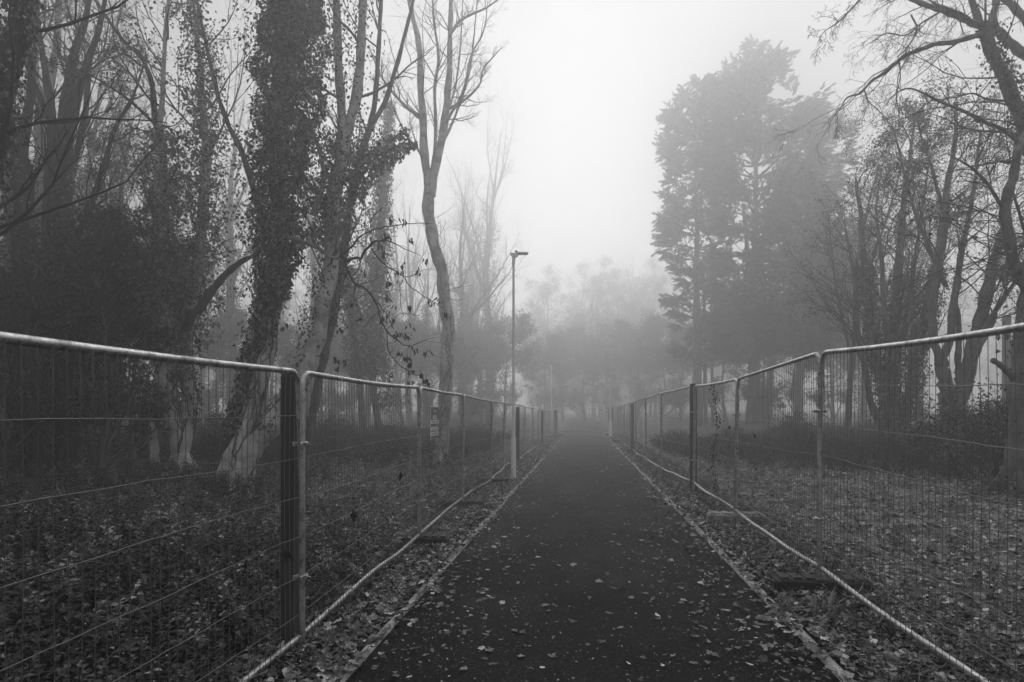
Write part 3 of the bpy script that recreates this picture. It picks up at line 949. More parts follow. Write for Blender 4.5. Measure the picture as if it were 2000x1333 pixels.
# thin companion stem
t = Tree('slender_tree', 'slender grey tree leaning right beside the great pale tree')
g1 = t.stem([(592, 915, 14.6, .13), (603, 850, 14.6, .11), (620, 740, 14.6, .105), (642, 640, 14.6, .1), (662, 540, 14.6, .1), (681, 420, 14.7, .095), (699, 330, 14.8, .09), (722, 250, 14.9, .085)], 9, True)
g2 = t.stem([(722, 255, 14.9, .075), (735, 190, 15, .065), (740, 100, 15, .055), (745, 0, 15, .045), (748, -160, 15, .02)], 7)
g3 = t.stem([(722, 255, 14.9, .07), (752, 200, 15, .06), (780, 110, 15, .05), (800, 30, 15.1, .042), (825, -70, 15.2, .025), (850, -200, 15.2, .01)], 7)
g4 = t.stem([(690, 380, 14.8, .04), (715, 330, 14.5, .03), (745, 300, 14.3, .025), (775, 285, 14.1, .02), (805, 268, 14, .012)], 6)
s_ = g1[0][:, 2] > 3.5
ivy(t.ivy, g1[0][s_], np.full(s_.sum(), .34), 1800, (.05, .09), clump=1.2, shell=.3)
ivy(t.ivy, g4[0], np.full(len(g4[0]), .3), 900, (.07, .12), clump=.6)
t.branches([g1, g2, g3], l1=(9, (.35, 1), (.5, 1.0), (.2, .4)), n2=5, n3=4, r1max=.025)
t.finish('bark_mid')

# pale bare tree by the sign
t = Tree('bare_tree', 'pale bare tree with an open forked crown standing behind the warning sign')
h0 = t.stem([(857, 905, 19, .23), (860, 850, 19, .19), (867, 760, 19, .19), (868, 690, 19, .19), (873, 640, 19, .21), (866, 560, 19, .19), (856, 500, 19, .18), (845, 450, 19, .18), (838, 400, 19, .18), (839, 372, 19, .19)], 12, True)
h1 = t.stem([(838, 382, 19, .15), (828, 300, 19, .13), (825, 240, 19, .12), (822, 180, 19, .105), (818, 90, 19, .09), (802, 20, 19, .07), (786, -70, 19, .05), (775, -220, 19, .02)], 9)
h2 = t.stem([(839, 382, 19, .16), (848, 330, 19, .145), (860, 270, 19.1, .13), (872, 205, 19.2, .115), (878, 120, 19.3, .09), (877, 60, 19.4, .08), (880, -40, 19.5, .06), (885, -200, 19.6, .02)], 9)
subs = [[(872, 215, 19.2, .05), (884, 210, 19.2, .045), (911, 194, 19.2, .04), (938, 165, 19.1, .032), (943, 137, 19.1, .028), (960, 115, 19, .022), (979, 94, 19, .012)],
        [(878, 70, 19.4, .05), (893, 46, 19.4, .045), (911, 32, 19.3, .04), (950, 14, 19.2, .03), (985, -10, 19, .02)],
        [(824, 234, 19, .06), (808, 222, 19, .055), (788, 206, 18.9, .05), (765, 180, 18.8, .04), (742, 145, 18.7, .03), (720, 90, 18.6, .02)],
        [(846, 345, 19, .06), (851, 270, 18.8, .055), (850, 180, 18.7, .05), (857, 110, 18.6, .045), (848, 40, 18.6, .035), (840, -80, 18.6, .02)],
        [(860, 270, 19.1, .05), (880, 225, 18.9, .045), (905, 180, 18.8, .035), (920, 110, 18.7, .028), (945, 60, 18.6, .02), (955, -20, 18.6, .01)],
        [(855, 300, 19, .045), (884, 240, 19.2, .04), (915, 150, 19.4, .03), (925, 80, 19.5, .024), (932, 0, 19.6, .015)],
        [(836, 330, 19, .045), (815, 290, 19.1, .04), (792, 262, 19.2, .03), (766, 200, 19.4, .02), (755, 130, 19.5, .012)],
        [(862, 260, 19.1, .04), (884, 190, 19.6, .035), (896, 120, 20, .03), (902, 30, 20.3, .02), (905, -60, 20.5, .01)]]
hs = [t.stem(q, 7) for q in subs]
t.stem([(873, 640, 18.9, .05), (882, 690, 18.85, .045), (880, 740, 18.8, .045), (876, 830, 18.8, .04), (873, 890, 18.8, .04)], 7)
t.branches([h1, h2] + hs, l1=(12, (.12, 1), (.45, 1.0), (.14, .36)), n2=5, n3=4, n4=0, up=(.12, .08, .04, 0), r1max=.02, wig=.2)
t.vines(*h0, 4)
ep, er = grow(h0[0][None, 12:], h0[1][None, 12:], 40, (0, 1), (.9, 1.5), K=6, wig=.25, up=.05, length=(.3, 1.2), rs=.08, rmax=.012)
t.crown.tubes(ep, er, 4); ep2, er2 = grow(ep, er, 4, (.2, 1), (.4, 1.1), (.3, .6), 5, .2, .03, .6); t.crown.tubes(ep2, er2, 3)
t.finish('bark_pale', 'bark_mid')

# ivy-clad pair further back
t = Tree('ivy_clad_tree', 'pair of misty ivy wrapped stems between the great tree and the pale bare tree')
i1 = t.stem([(712, 862, 27, .16), (702, 760, 27, .15), (692, 690, 27, .14), (688, 620, 27, .12), (684, 560, 27, .08), (682, 520, 27, .04)], 8, True)
i2 = t.stem([(742, 860, 27, .17), (727, 770, 27, .15), (726, 680, 27, .15), (736, 560, 27, .14), (745, 440, 27, .13), (752, 330, 27, .1), (757, 270, 27, .06), (760, 200, 27, .03)], 8, True)
z = i1[0][:, 2] > 2.6; ivy(t.ivy, i1[0][z], np.full(z.sum(), .42), 2600, (.08, .15), clump=.7, shell=.2)
z = i2[0][:, 2] > 2.6; ivy(t.ivy, i2[0][z], np.interp(i2[0][z][:, 2], [2, 5, 9, 13], [.5, .6, .5, .3]), 6500, (.09, .16), clump=.6, shell=.2)
z = (i2[0][:, 2] > 1.6) & (i2[0][:, 2] < 4.5); ivy(t.ivy, i2[0][z] + [.5, 0, 0], np.full(z.sum(), .45), 700, (.08, .15), clump=.9)
t.branches([i1, i2], l1=(12, (.3, 1), (.5, 1.1), (.12, .3)), n2=5, n3=4, r1max=.03)
t.finish('bark_mid')

# dark trees at the left edge
t = Tree('edge_tree', 'ivy coated trunk leaning in at the top left corner')
a1 = t.stem([(-150, 1150, 8.5, .26), (-105, 980, 8.5, .22), (-70, 600, 8.5, .19), (-25, 330, 8.5, .17), (8, 170, 8.5, .15), (30, 70, 8.4, .14), (50, -40, 8.4, .12), (85, -250, 8.3, .08), (120, -500, 8.2, .03)], 10, True)
ivy(t.ivy, a1[0][6:], np.full(len(a1[0]) - 6, .24), 4500, (.05, .09), clump=.6, shell=.3)
t.branches([(a1[0][10:], a1[1][10:])], l1=(12, (.1, 1), (.6, 1.1), (.2, .4)), n2=5, n3=4, r1max=.03, out=np.array([.6, .5, .2]))
t.finish('bark_dark')

t = Tree('forked_tree', 'dark tree forking low at the far left edge')
k1 = t.stem([(58, 925, 15, .30), (53, 760, 15, .26), (48, 560, 15, .24), (42, 400, 15, .22), (38, 310, 15, .22)], 10, True)
k2 = t.stem([(38, 318, 15, .15), (22, 270, 15, .13), (8, 225, 15, .12), (-14, 150, 15, .1), (-50, 0, 15, .07), (-90, -200, 15, .03)], 8)
k3 = t.stem([(38, 318, 15, .14), (47, 247, 15, .12), (54, 200, 15, .10), (58, 120, 15, .08), (62, 0, 15, .06), (70, -200, 15, .02)], 8)
k4 = t.stem([(55, 640, 15, .12), (80, 560, 14.9, .11), (92, 460, 14.8, .1), (100, 330, 14.8, .085), (103, 247, 14.8, .075), (75, 176, 14.8, .06), (53, 123, 14.8, .05), (40, 0, 14.8, .02)], 8)
t.branches([k1, k2, k3, k4], l1=(10, (.4, 1), (.4, 1.0), (.2, .42)), n2=6, n3=5, r1max=.03, leaf=dict(n=1, L=(.05, .09), tone=(0, .8)))
ivy(t.ivy, k1[0], np.full(len(k1[0]), .34), 2500, (.05, .09), clump=.9)
t.finish('bark_dark')

t = Tree('forked_tree', 'dark tree splitting into several upright limbs, second from the left edge')
c1 = t.stem([(132, 915, 16, .30), (126, 760, 16, .27), (122, 600, 16, .26), (122, 450, 16, .25), (121, 330, 16, .24)], 10, True)
cs = [t.stem(q, 8) for q in (
    [(117, 345, 16, .13), (106, 260, 16, .11), (97, 190, 16, .09), (84, 110, 16, .07), (72, 0, 16, .05), (60, -180, 16, .02)],
    [(121, 345, 16, .16), (128, 240, 16, .14), (136, 158, 16, .12), (146, 95, 16, .1), (170, 20, 16, .07), (190, -160, 16, .03)],
    [(124, 345, 16, .13), (152, 200, 15.8, .11), (176, 120, 15.7, .085), (198, 45, 15.6, .06), (220, -100, 15.5, .03)],
    [(125, 400, 16, .1), (150, 300, 16.3, .09), (168, 220, 16.6, .075), (178, 120, 16.8, .06), (205, 0, 17, .04), (215, -150, 17, .02)])]
c5 = t.stem([(126, 520, 16, .08), (170, 420, 15.6, .07), (200, 330, 15.3, .06), (225, 250, 15, .05), (255, 200, 14.8, .035), (280, 130, 14.6, .02)], 7)
t.branches(cs + [c5], l1=(11, (.2, 1), (.4, 1.0), (.2, .42)), n2=6, n3=5, r1max=.03, leaf=dict(n=1, L=(.05, .09), tone=(0, .8)))
ivy(t.ivy, c1[0], np.full(len(c1[0]), .36), 2500, (.05, .09), clump=.9)
t.finish('bark_dark')

t = Tree('bare_tree', 'grey misty trunk seen between the two dark forked trees at the left')
d1 = t.stem([(84, 880, 26, .36), (82, 700, 26, .33), (81, 500, 26, .30), (81, 320, 26, .27), (82, 215, 26, .25)], 10, True)
d2 = t.stem([(82, 225, 26, .2), (100, 150, 26, .17), (110, 80, 26, .14), (114, 0, 26, .11), (120, -160, 26, .05)], 8)
d3_ = t.stem([(82, 225, 26, .17), (70, 130, 26, .14), (66, 40, 26, .1), (60, -120, 26, .04)], 8)
d4 = t.stem([(82, 330, 26, .14), (120, 240, 26, .12), (170, 160, 26, .1), (215, 90, 26, .07), (245, -20, 26, .03)], 7)
t.branches([d1, d2, d3_, d4], l1=(10, (.45, 1), (.4, .9), (.2, .4)), n2=6, n3=5, r1max=.05)
t.finish('bark_mid')

# ================================================================= HERO TREES, RIGHT
# tree leaning in from the right edge: bare drooping boughs
t = Tree('overhanging_tree', 'bare tree reaching in from the top right corner with drooping twigs')
trunk = t.stem([(2170, 1000, 10.5, .3), (2150, 760, 10.5, .25), (2100, 520, 10.4, .22), (2046, 350, 10.3, .16), (2002, 245, 10.2, .11), (1980, 198, 10.1, .1), (1959, 146, 10, .095), (1942, 110, 10, .09), (1926, 70, 10, .085), (1921, 45, 10, .08)], 10, True)
limbs = [
    [(1921, 55, 10, .065), (1908, 48, 10, .055), (1880, 36, 9.9, .05), (1848, 26, 9.8, .045), (1814, 14, 9.7, .038), (1776, -4, 9.6, .032), (1730, -30, 9.5, .02)],
    [(1921, 55, 10, .06), (1913, 40, 10, .055), (1899, -2, 10.1, .05), (1880, -80, 10.2, .03), (1860, -200, 10.3, .01)],
    [(1922, 66, 10, .045), (1900, 71, 9.9, .042), (1859, 83, 9.8, .038), (1814, 93, 9.6, .034), (1773, 108, 9.4, .031), (1742, 130, 9.3, .028), (1722, 146, 9.2, .024), (1701, 160, 9.1, .021), (1679, 183, 9, .017), (1654, 191, 8.9, .011), (1640, 214, 8.8, .007), (1622, 232, 8.7, .005), (1605, 250, 8.7, .003)],
    [(2060, 380, 10.3, .06), (2000, 290, 10, .04), (1969, 259, 9.9, .034), (1926, 238, 9.8, .03), (1881, 216, 9.7, .025), (1832, 195, 9.6, .02), (1800, 180, 9.5, .015), (1775, 173, 9.4, .012), (1753, 180, 9.4, .009), (1735, 198, 9.3, .006), (1724, 210, 9.3, .004)],
    [(1972, 262, 9.9, .022), (1940, 257, 9.8, .02), (1906, 255, 9.7, .017), (1870, 245, 9.6, .013), (1845, 232, 9.5, .009), (1815, 222, 9.5, .005)],
    [(1980, 200, 10.1, .022), (1950, 197, 10, .019), (1925, 193, 9.9, .016), (1900, 183, 9.8, .013), (1870, 190, 9.7, .01), (1832, 195, 9.6, .007)],
    [(2010, 120, 11, .08), (1973, 90, 11, .075), (1944, 63, 11, .07), (1934, 45, 11, .065), (1940, 20, 11, .06), (1944, -10, 11, .055), (1950, -150, 11, .02)],
    [(2020, 60, 10.6, .07), (1985, 20, 10.6, .06), (1955, -8, 10.6, .05), (1930, -60, 10.6, .03)],
    [(1925, 60, 9.9, .02), (1924, 20, 9.9, .018), (1922, -20, 9.8, .014)],
    [(1908, 48, 10, .02), (1878, 26, 9.7, .018), (1840, 14, 9.5, .014), (1800, -8, 9.3, .01)],
    [(1832, 26, 9.7, .014), (1800, 45, 9.5, .012), (1768, 70, 9.4, .011), (1730, 66, 9.2, .009), (1700, 85, 9, .006)],
    [(1780, 30, 9.5, .014), (1790, 60, 9.3, .012), (1770, 95, 9.2, .01), (1752, 112, 9.1, .008)],
    [(1680, 0, 8.8, .014), (1666, 14, 8.8, .012), (1636, 44, 8.7, .009), (1610, 62, 8.6, .006), (1596, 85, 8.5, .003)],
    [(2060, 560, 10.2, .05), (2010, 470, 10.1, .03), (1990, 410, 10, .022), (1978, 360, 10, .018), (1992, 300, 9.9, .014)],
]
ls = [t.stem(q, 8 if i < 8 else 6) for i, q in enumerate(limbs)]
droop = dict(up=(-.10, -.12, -.10, -.05))
t.branches([ls[i] for i in (0, 2, 3, 4, 5, 9, 10, 11, 12)], l1=(13, (.12, 1), (.4, 1.0), (.22, .48)), n2=6, n3=4, wig=.17, rs=.55, r1max=.010, out=np.array([-.2, -.3, -.3]), **droop)
t.branches([ls[i] for i in (1, 6, 7, 13)] + [trunk], l1=(12, (.3, 1), (.5, 1.1), (.22, .45)), n2=6, n3=4, wig=.17, rs=.5, r1max=.014, up=(-.05, -.06, -.06, 0))
s_ = (trunk[0][:, 2] > 4)
ivy(t.ivy, trunk[0][s_] + [.08, 0, 0], np.full(s_.sum(), .17), 2000, (.04, .07), clump=.9)
t.finish('bark_mid', 'bark_dark')

# crooked near tree at the right edge behind the fence
t = Tree('crooked_tree', 'crooked ivy spotted trunk at the right edge behind the nearest fence panel')
m1 = t.stem([(1992, 965, 11, .24), (1986, 860, 11, .19), (1984, 770, 11, .18), (1992, 690, 11, .17), (2004, 620, 11, .16), (2040, 500, 11, .13), (2070, 350, 11, .1), (2090, 150, 11, .05)], 11, True)
m2 = t.stem([(1986, 745, 11, .07), (1972, 730, 10.9, .06), (1955, 716, 10.8, .05), (1939, 704, 10.7, .045)], 8)
m3 = t.stem([(2030, 620, 10.4, .12), (2008, 560, 10, .11), (1989, 525, 9.8, .095), (1978, 500, 9.7, .085), (1968, 451, 9.6, .08), (1962, 408, 9.6, .075), (1964, 380, 9.6, .07), (1976, 337, 9.7, .065), (1984, 305, 9.8, .06), (1998, 270, 10, .05), (2020, 220, 10.2, .03)], 9)
m4 = t.stem([(1962, 410, 9.6, .03), (1945, 385, 9.5, .027), (1928, 358, 9.4, .024), (1905, 335, 9.3, .02), (1893, 325, 9.2, .017), (1872, 313, 9.1, .012), (1850, 300, 9, .006)], 7)
m5 = t.stem([(1893, 325, 9.2, .012), (1920, 322, 9.2, .015), (1950, 316, 9.3, .02), (1972, 318, 9.6, .03)], 6)
tw = t.branches([m3, m4, m5], l1=(10, (.2, 1), (.5, 1.1), (.2, .5)), n2=4, n3=3, r1max=.01, up=(.0, -.04, -.04, 0))
for (c, rc_) in tw[:1]:
    k = rng.choice(len(c), min(90, len(c)), replace=False); twig_leaves(t.leaf, c[k], rc_[k], 2, (.06, .10), .75, .4, .03, (.6, 1))
ivy(t.ivy, m1[0], np.full(len(m1[0]), .22), 500, (.06, .10), clump=1.2, shell=.85)
t.finish('bark_mid', 'bark_dark', 'small_leaf')

# twin trunked tree
t = Tree('twin_trunk_tree', 'twin trunked tree behind the nearest right panel, small leaves still on its twigs')
r0 = t.stem([(1860, 900, 16, .34), (1862, 850, 16, .3), (1862, 800, 16, .29), (1860, 775, 16, .3)], 12, True)
fork = [
    [(1858, 790, 16, .19), (1848, 745, 16, .165), (1840, 712, 16, .16), (1835, 698, 16, .15)],
    [(1836, 704, 16, .11), (1825, 668, 16, .10), (1824, 600, 16, .10), (1834, 520, 16, .095), (1842, 440, 16, .09), (1848, 380, 16, .08), (1862, 300, 16, .06), (1868, 200, 16, .03)],
    [(1838, 704, 16, .10), (1852, 668, 16, .095), (1858, 610, 16, .09), (1868, 555, 16.1, .085), (1880, 480, 16.2, .07), (1900, 380, 16.3, .05), (1915, 260, 16.4, .03)],
    [(1864, 790, 16, .22), (1882, 740, 15.9, .19), (1898, 690, 15.8, .17), (1910, 650, 15.8, .16), (1918, 610, 15.8, .15), (1928, 570, 15.8, .15), (1942, 520, 15.8, .12), (1958, 460, 15.8, .1), (1975, 380, 15.8, .07), (1985, 260, 15.8, .03)],
    [(1874, 760, 16, .08), (1869, 700, 16.1, .075), (1872, 640, 16.2, .07), (1866, 580, 16.2, .06), (1876, 560, 16.2, .05)],
    [(1898, 690, 15.8, .08), (1925, 640, 15.6, .07), (1955, 590, 15.5, .06), (1990, 535, 15.4, .04), (2030, 470, 15.3, .02)],
    [(1885, 735, 15.9, .08), (1905, 690, 15.7, .075), (1930, 640, 15.6, .07), (1944, 612, 15.6, .065)],
    [(1848, 560, 16, .06), (1812, 470, 15.8, .05), (1780, 390, 15.7, .04), (1760, 310, 15.6, .03), (1745, 250, 15.6, .015)],
    [(1844, 420, 16, .05), (1820, 330, 16, .04), (1800, 270, 16, .03), (1790, 220, 16, .015)]]
fs = [t.stem(q, 9) for q in fork]
t.branches([fs[i] for i in (1, 2, 3, 5, 7, 8)], l1=(14, (.25, 1), (.5, 1.1), (.22, .5)), n2=7, n3=6, r1max=.022, up=(.04, .02, 0, 0),
           leaf=dict(n=4, L=(.04, .075), aspect=.6, tone=(0, .9), spread=.05))
t.finish('bark_mid', 'bark_dark', 'small_leaf')

# ivied multi-stem tree
t = Tree('ivy_clad_tree', 'many stemmed ivy tree behind the second right panel, fanning upward')
q0 = [
    [(1742, 860, 20, .2), (1728, 790, 20, .16), (1712, 700, 20, .15), (1700, 620, 20, .13), (1690, 520, 20, .11), (1684, 430, 20, .08), (1672, 350, 20, .04)],
    [(1748, 862, 20, .22), (1745, 760, 20, .18), (1747, 660, 20, .16), (1752, 540, 20, .14), (1762, 430, 20, .11), (1775, 330, 20, .07), (1785, 240, 20, .03)],
    [(1756, 862, 20, .2), (1772, 790, 20, .16), (1788, 720, 20, .14), (1803, 640, 20, .12), (1820, 540, 20, .1), (1838, 440, 20, .06), (1850, 360, 20, .03)],
    [(1735, 860, 20.3, .13), (1706, 800, 20.4, .1), (1690, 720, 20.4, .09), (1676, 640, 20.4, .08), (1668, 540, 20.4, .06), (1650, 440, 20.4, .03)],
    [(1750, 700, 20, .1), (1770, 620, 19.8, .09), (1785, 520, 19.7, .07), (1800, 420, 19.6, .05), (1812, 330, 19.6, .02)],
    [(1745, 720, 20, .1), (1728, 620, 19.7, .09), (1722, 510, 19.6, .07), (1712, 410, 19.6, .04), (1722, 330, 19.6, .02)]]
qs = [t.stem(q, 8, i < 4) for i, q in enumerate(q0)]
for (p, r), rr in ((qs[1], .46), (qs[2], .30), (qs[0], .22)):
    z = (p[:, 2] > .9) & (p[:, 2] < 6.2); ivy(t.ivy, p[z], np.full(z.sum(), rr), 3600, (.06, .12), clump=.9, shell=.25)
t.branches(qs, l1=(14, (.3, 1), (.4, 1.0), (.2, .45)), n2=7, n3=6, r1max=.025, leaf=dict(n=2, L=(.05, .085), aspect=.6, tone=(0, .8), spread=.06))
t.finish('bark_mid', 'bark_dark', 'small_leaf')

t = Tree('twiggy_tree', 'slim twiggy tree rising between the tall conifers and the many stemmed ivy tree')
s1 = t.stem([(1652, 860, 27, .14), (1660, 740, 27, .12), (1672, 620, 27, .11), (1676, 520, 27, .09), (1690, 430, 27, .06), (1715, 330, 27, .03)], 8, True)
s2 = t.stem([(1664, 700, 27, .08), (1640, 600, 27, .07), (1625, 500, 27, .05), (1618, 420, 27, .02)], 7)
s3 = t.stem([(1672, 620, 27, .08), (1700, 520, 27, .07), (1730, 430, 27, .05), (1760, 330, 27, .02)], 7)
t.branches([s1, s2, s3], l1=(14, (.3, 1), (.4, 1.0), (.25, .5)), n2=6, n3=6, r1max=.03, leaf=dict(n=1, L=(.05, .08), tone=(0, .8)))
t.finish('bark_dark')


# ================================================================= CONIFERS
def frond_templates(n=4):
    out = []
    for k in range(n):
        mb = MB(); N = 24
        u = np.linspace(.05, 1, N)
        side = np.where(np.arange(N) % 2, 1, -1)
        c = np.stack([u * .8, np.zeros(N), -.18 * u ** 2], 1) + rng.normal(0, .02, (N, 3))
        a = U(.35, .8, N) * (1.15 - u * .8)
        t_ = np.stack([np.cos(a), np.sin(a) * side, U(-.35, .12, N)], 1)
        mb.leaves(c, t_, np.tile([0, 0, 1.], (N, 1)) + rng.normal(0, .3, (N, 3)), U(.30, .52, N) * (1.1 - .5 * u), .055, .5)
        out.append((np.concatenate(mb.v), np.concatenate(mb.t)))
    return out


FR = frond_templates()


def conifer(name, label, px, d, top_y, base_r, prof, seed_lean=(0, 0), n_limb=150, dens=18, extra=(), up=.25, spires=26):
    """prof: list of (row, left reach px, right reach px) from top to the lowest foliage"""
    t = Tree(name, label)
    rows_ = np.array([q[0] for q in prof], float); Lr = np.array([q[1] for q in prof], float); Rr_ = np.array([q[2] for q in prof], float)
    zt = EYE + (HOR - top_y) / FPX * d; x0 = (px - 1000) / FPX * d
    gz = float(G(x0, d))
    N = 14; zz = np.linspace(gz - .3, zt, N)
    pts = np.column_stack([x0 + np.linspace(0, seed_lean[0], N), d + np.linspace(0, seed_lean[1], N), zz])
    p, r = resample(pts, np.linspace(base_r, .03, N), 30, .15)
    t.trunk.tubes(p, r, 10, cap=True); t.stems.append((p, r)); t.base = np.array([x0, d, gz])
    pos, Rm, scl, ton = [], [], [], []
    for k in range(n_limb):
        f = (k + U(0, 1)) / n_limb
        row = top_y + (rows_[-1] - top_y) * f ** .9
        z = EYE + (HOR - row) / FPX * d
        az = U(0, 2 * math.pi)
        cx = math.cos(az)
        reach = (np.interp(row, rows_, Rr_) if cx > 0 else np.interp(row, rows_, Lr)) / FPX * d
        mean = (np.interp(row, rows_, Rr_) + np.interp(row, rows_, Lr)) * .5 / FPX * d
        reach = reach * abs(cx) + mean * (1 - abs(cx)); reach *= U(.5, 1.1)
        if reach < .15: reach = .15
        ti = np.argmin(np.abs(p[:, 2] - (z - reach * up)))
        s0 = p[ti]
        dirh = np.array([cx, math.sin(az), 0])
        K = 7; u = np.linspace(0, 1, K)
        lp = s0 + dirh * (u * reach)[:, None] + np.array([0, 0, 1]) * ((up * 1.4 * u - up * .4 * u ** 2) * reach)[:, None] + rng.normal(0, .03 * reach, (K, 3)) * u[:, None]
        lr = np.linspace(min(.05 + .016 * reach, .17), .015, K)
        t.crown.tubes(lp, lr, 5)
        n_ = int(dens * (.5 + reach * .42) * (.3 if 370 < row < 480 and cx > -.3 else .4 if 480 < row < 650 and cx < .3 else 1))
        uu = 1 - U(0, 1, n_) ** 1.5 * (.55 if row > top_y + 120 else .9)
        ii = np.clip((uu * (K - 1)).astype(int), 0, K - 2); w = (uu * (K - 1) - ii)[:, None]
        c = lp[ii] * (1 - w) + lp[ii + 1] * w
        sd = np.array([-dirh[1], dirh[0], 0])
        sp = (1.05 - uu * .5) * .22 * reach
        side = rng.normal(0, 1, n_)
        c = c + sd * (side * np.minimum(sp, .8))[:, None] + np.array([0, 0, 1]) * rng.normal(0, .10 + .05 * reach, n_)[:, None]
        fx = unit(dirh + sd * (side * .45)[:, None] + np.array([0, 0, 1]) * U(-.45, .95, n_)[:, None])
        nz = unit(np.array([0, 0, 1.]) + rng.normal(0, .75, (n_, 3)))
        fy = unit(np.cross(nz, fx)); fz = np.cross(fx, fy)
        pos.append(c); Rm.append(np.stack([fx, fy, fz], -1)); scl.append(U(.45, 1.35, n_)); ton.append(U(0, .9, n_))
    pos = np.concatenate(pos); Rm = np.concatenate(Rm); scl = np.concatenate(scl); ton = np.concatenate(ton)
    kind = rng.integers(0, len(FR), len(pos))
    for k, (tv, tt) in enumerate(FR):
        q = kind == k; t.leaf.instances(tv, tt, pos[q], Rm[q], scl[q], ton[q])
    # upswept leading shoots along the outline
    for k in range(spires):
        row = top_y + 8 + (330 - 8) * (k + U(0, 1)) / spires; sg = 1 if k % 2 else -1
        rx = np.interp(row + 25, rows_, Rr_ if sg > 0 else Lr) * U(.55, .98)
        zc = EYE + (HOR - row) / FPX * d; c0 = np.array([x0 + sg * rx / FPX * d, d + U(-2, 2), zc - U(1.2, 2.2)])
        c1 = np.array([c0[0] + sg * U(.1, .7), c0[1], zc + U(-.3, .7)]); u = np.linspace(0, 1, 6)[:, None]
        t.crown.tubes(c0 * (1 - u) + c1 * u, np.linspace(.05, .012, 6), 4)
        n_ = 16; uu = U(0, 1, n_)[:, None]; c = c0 * (1 - uu) + c1 * uu + rng.normal(0, .1, (n_, 3))
        fx = unit(rng.normal(0, .55, (n_, 3)) * [1, 1, .3] + np.array([sg * .25, 0, .8])); nz = unit(rng.normal(0, 1, (n_, 3))); fy = unit(np.cross(nz, fx))
        tv, tt = FR[k % len(FR)]
        t.leaf.instances(tv, tt, c, np.stack([fx, fy, np.cross(fx, fy)], -1), U(.5, 1.1, n_) * (1.1 - .5 * uu[:, 0]), U(0, .9, n_))
    # bare lower limbs
    for k in range(26):
        zi = rng.integers(5, 17); s0 = p[zi]; az = U(0, 6.28); ln = U(1.5, 4.5)
        dv = np.array([math.cos(az), math.sin(az), 0]); u = np.linspace(0, 1, 7)
        lp = s0 + dv * (u * ln)[:, None] + np.array([0, 0, 1]) * ((.25 * u + .5 * u ** 2) * ln)[:, None] + rng.normal(0, .08, (7, 3)) * u[:, None]
        lr = np.linspace(.05, .012, 7); t.crown.tubes(lp, lr, 5)
        a, ra = grow(lp[None], lr[None], 6, (.3, 1), (.3, .8), (.3, .6), 5, .15, .05); t.crown.tubes(a, ra, 3)
    for q in extra:
        pp, rr = stem([(a, b_, c_ * .88, e * .88) for a, b_, c_, e in q], None, .1); pp, rr = root_flare(pp, rr); t.trunk.tubes(pp, rr, 8)
    t.finish('bark_mid', 'bark_dark', 'needle', 'foliage')
    return t


conifer('tall_conifer', 'tallest misty conifer with a broad ragged crown on the right', 1478, 58, 92, .56,
        [(92, 4, 14), (120, 34, 44), (155, 82, 76), (200, 116, 106), (260, 125, 132), (330, 118, 168), (400, 105, 178), (470, 100, 165), (530, 92, 165), (600, 85, 180), (640, 75, 150), (690, 60, 60)],
        n_limb=180, dens=27,
        extra=[[(1462, 838, 65.5, .42), (1468, 700, 65.5, .38), (1462, 520, 65.5, .28), (1452, 400, 65.5, .16)], [(1500, 838, 66, .4), (1505, 700, 66, .34), (1520, 560, 66, .23), (1545, 440, 66, .13)]])
conifer('tall_conifer', 'narrower misty conifer with a long bare trunk, left of the tallest one', 1362, 56.3, 156, .5,
        [(150, 3, 3), (180, 25, 30), (210, 55, 50), (260, 70, 60), (310, 78, 60), (350, 60, 60), (400, 55, 60), (430, 60, 50), (480, 62, 60), (530, 50, 60), (580, 55, 55), (640, 40, 50), (700, 30, 40)],
        n_limb=130, dens=25, extra=[[(1378, 838, 64, .22), (1376, 650, 64, .19), (1374, 500, 64, .13)], [(1392, 838, 64.5, .17), (1390, 650, 64.5, .13), (1388, 470, 64.5, .09)]])
conifer('tall_conifer', 'lower dark conifer spreading over the fence, right of the tallest one', 1560, 50, 335, .4,
        [(330, 5, 5), (380, 45, 50), (440, 75, 85), (500, 95, 105), (560, 110, 115), (610, 115, 90), (650, 90, 60), (690, 50, 20)],
        n_limb=120, dens=28)

# ================================================================= BACKGROUND WOODLAND (prototypes, then copies)
def place(pr, px, d, rz, sc, label):
    x = (px - 1000) / FPX * d; g = float(G(x, d)) - .05
    if not pr.get('used'):
        pr['used'] = True; r = pr['root']
        r.location = (x, d, g); r.rotation_euler = (0, 0, rz); r.scale = (sc, sc, sc); r['label'] = label
        return r
    return dup(pr['root'], (x, d, g), rz, sc, label)


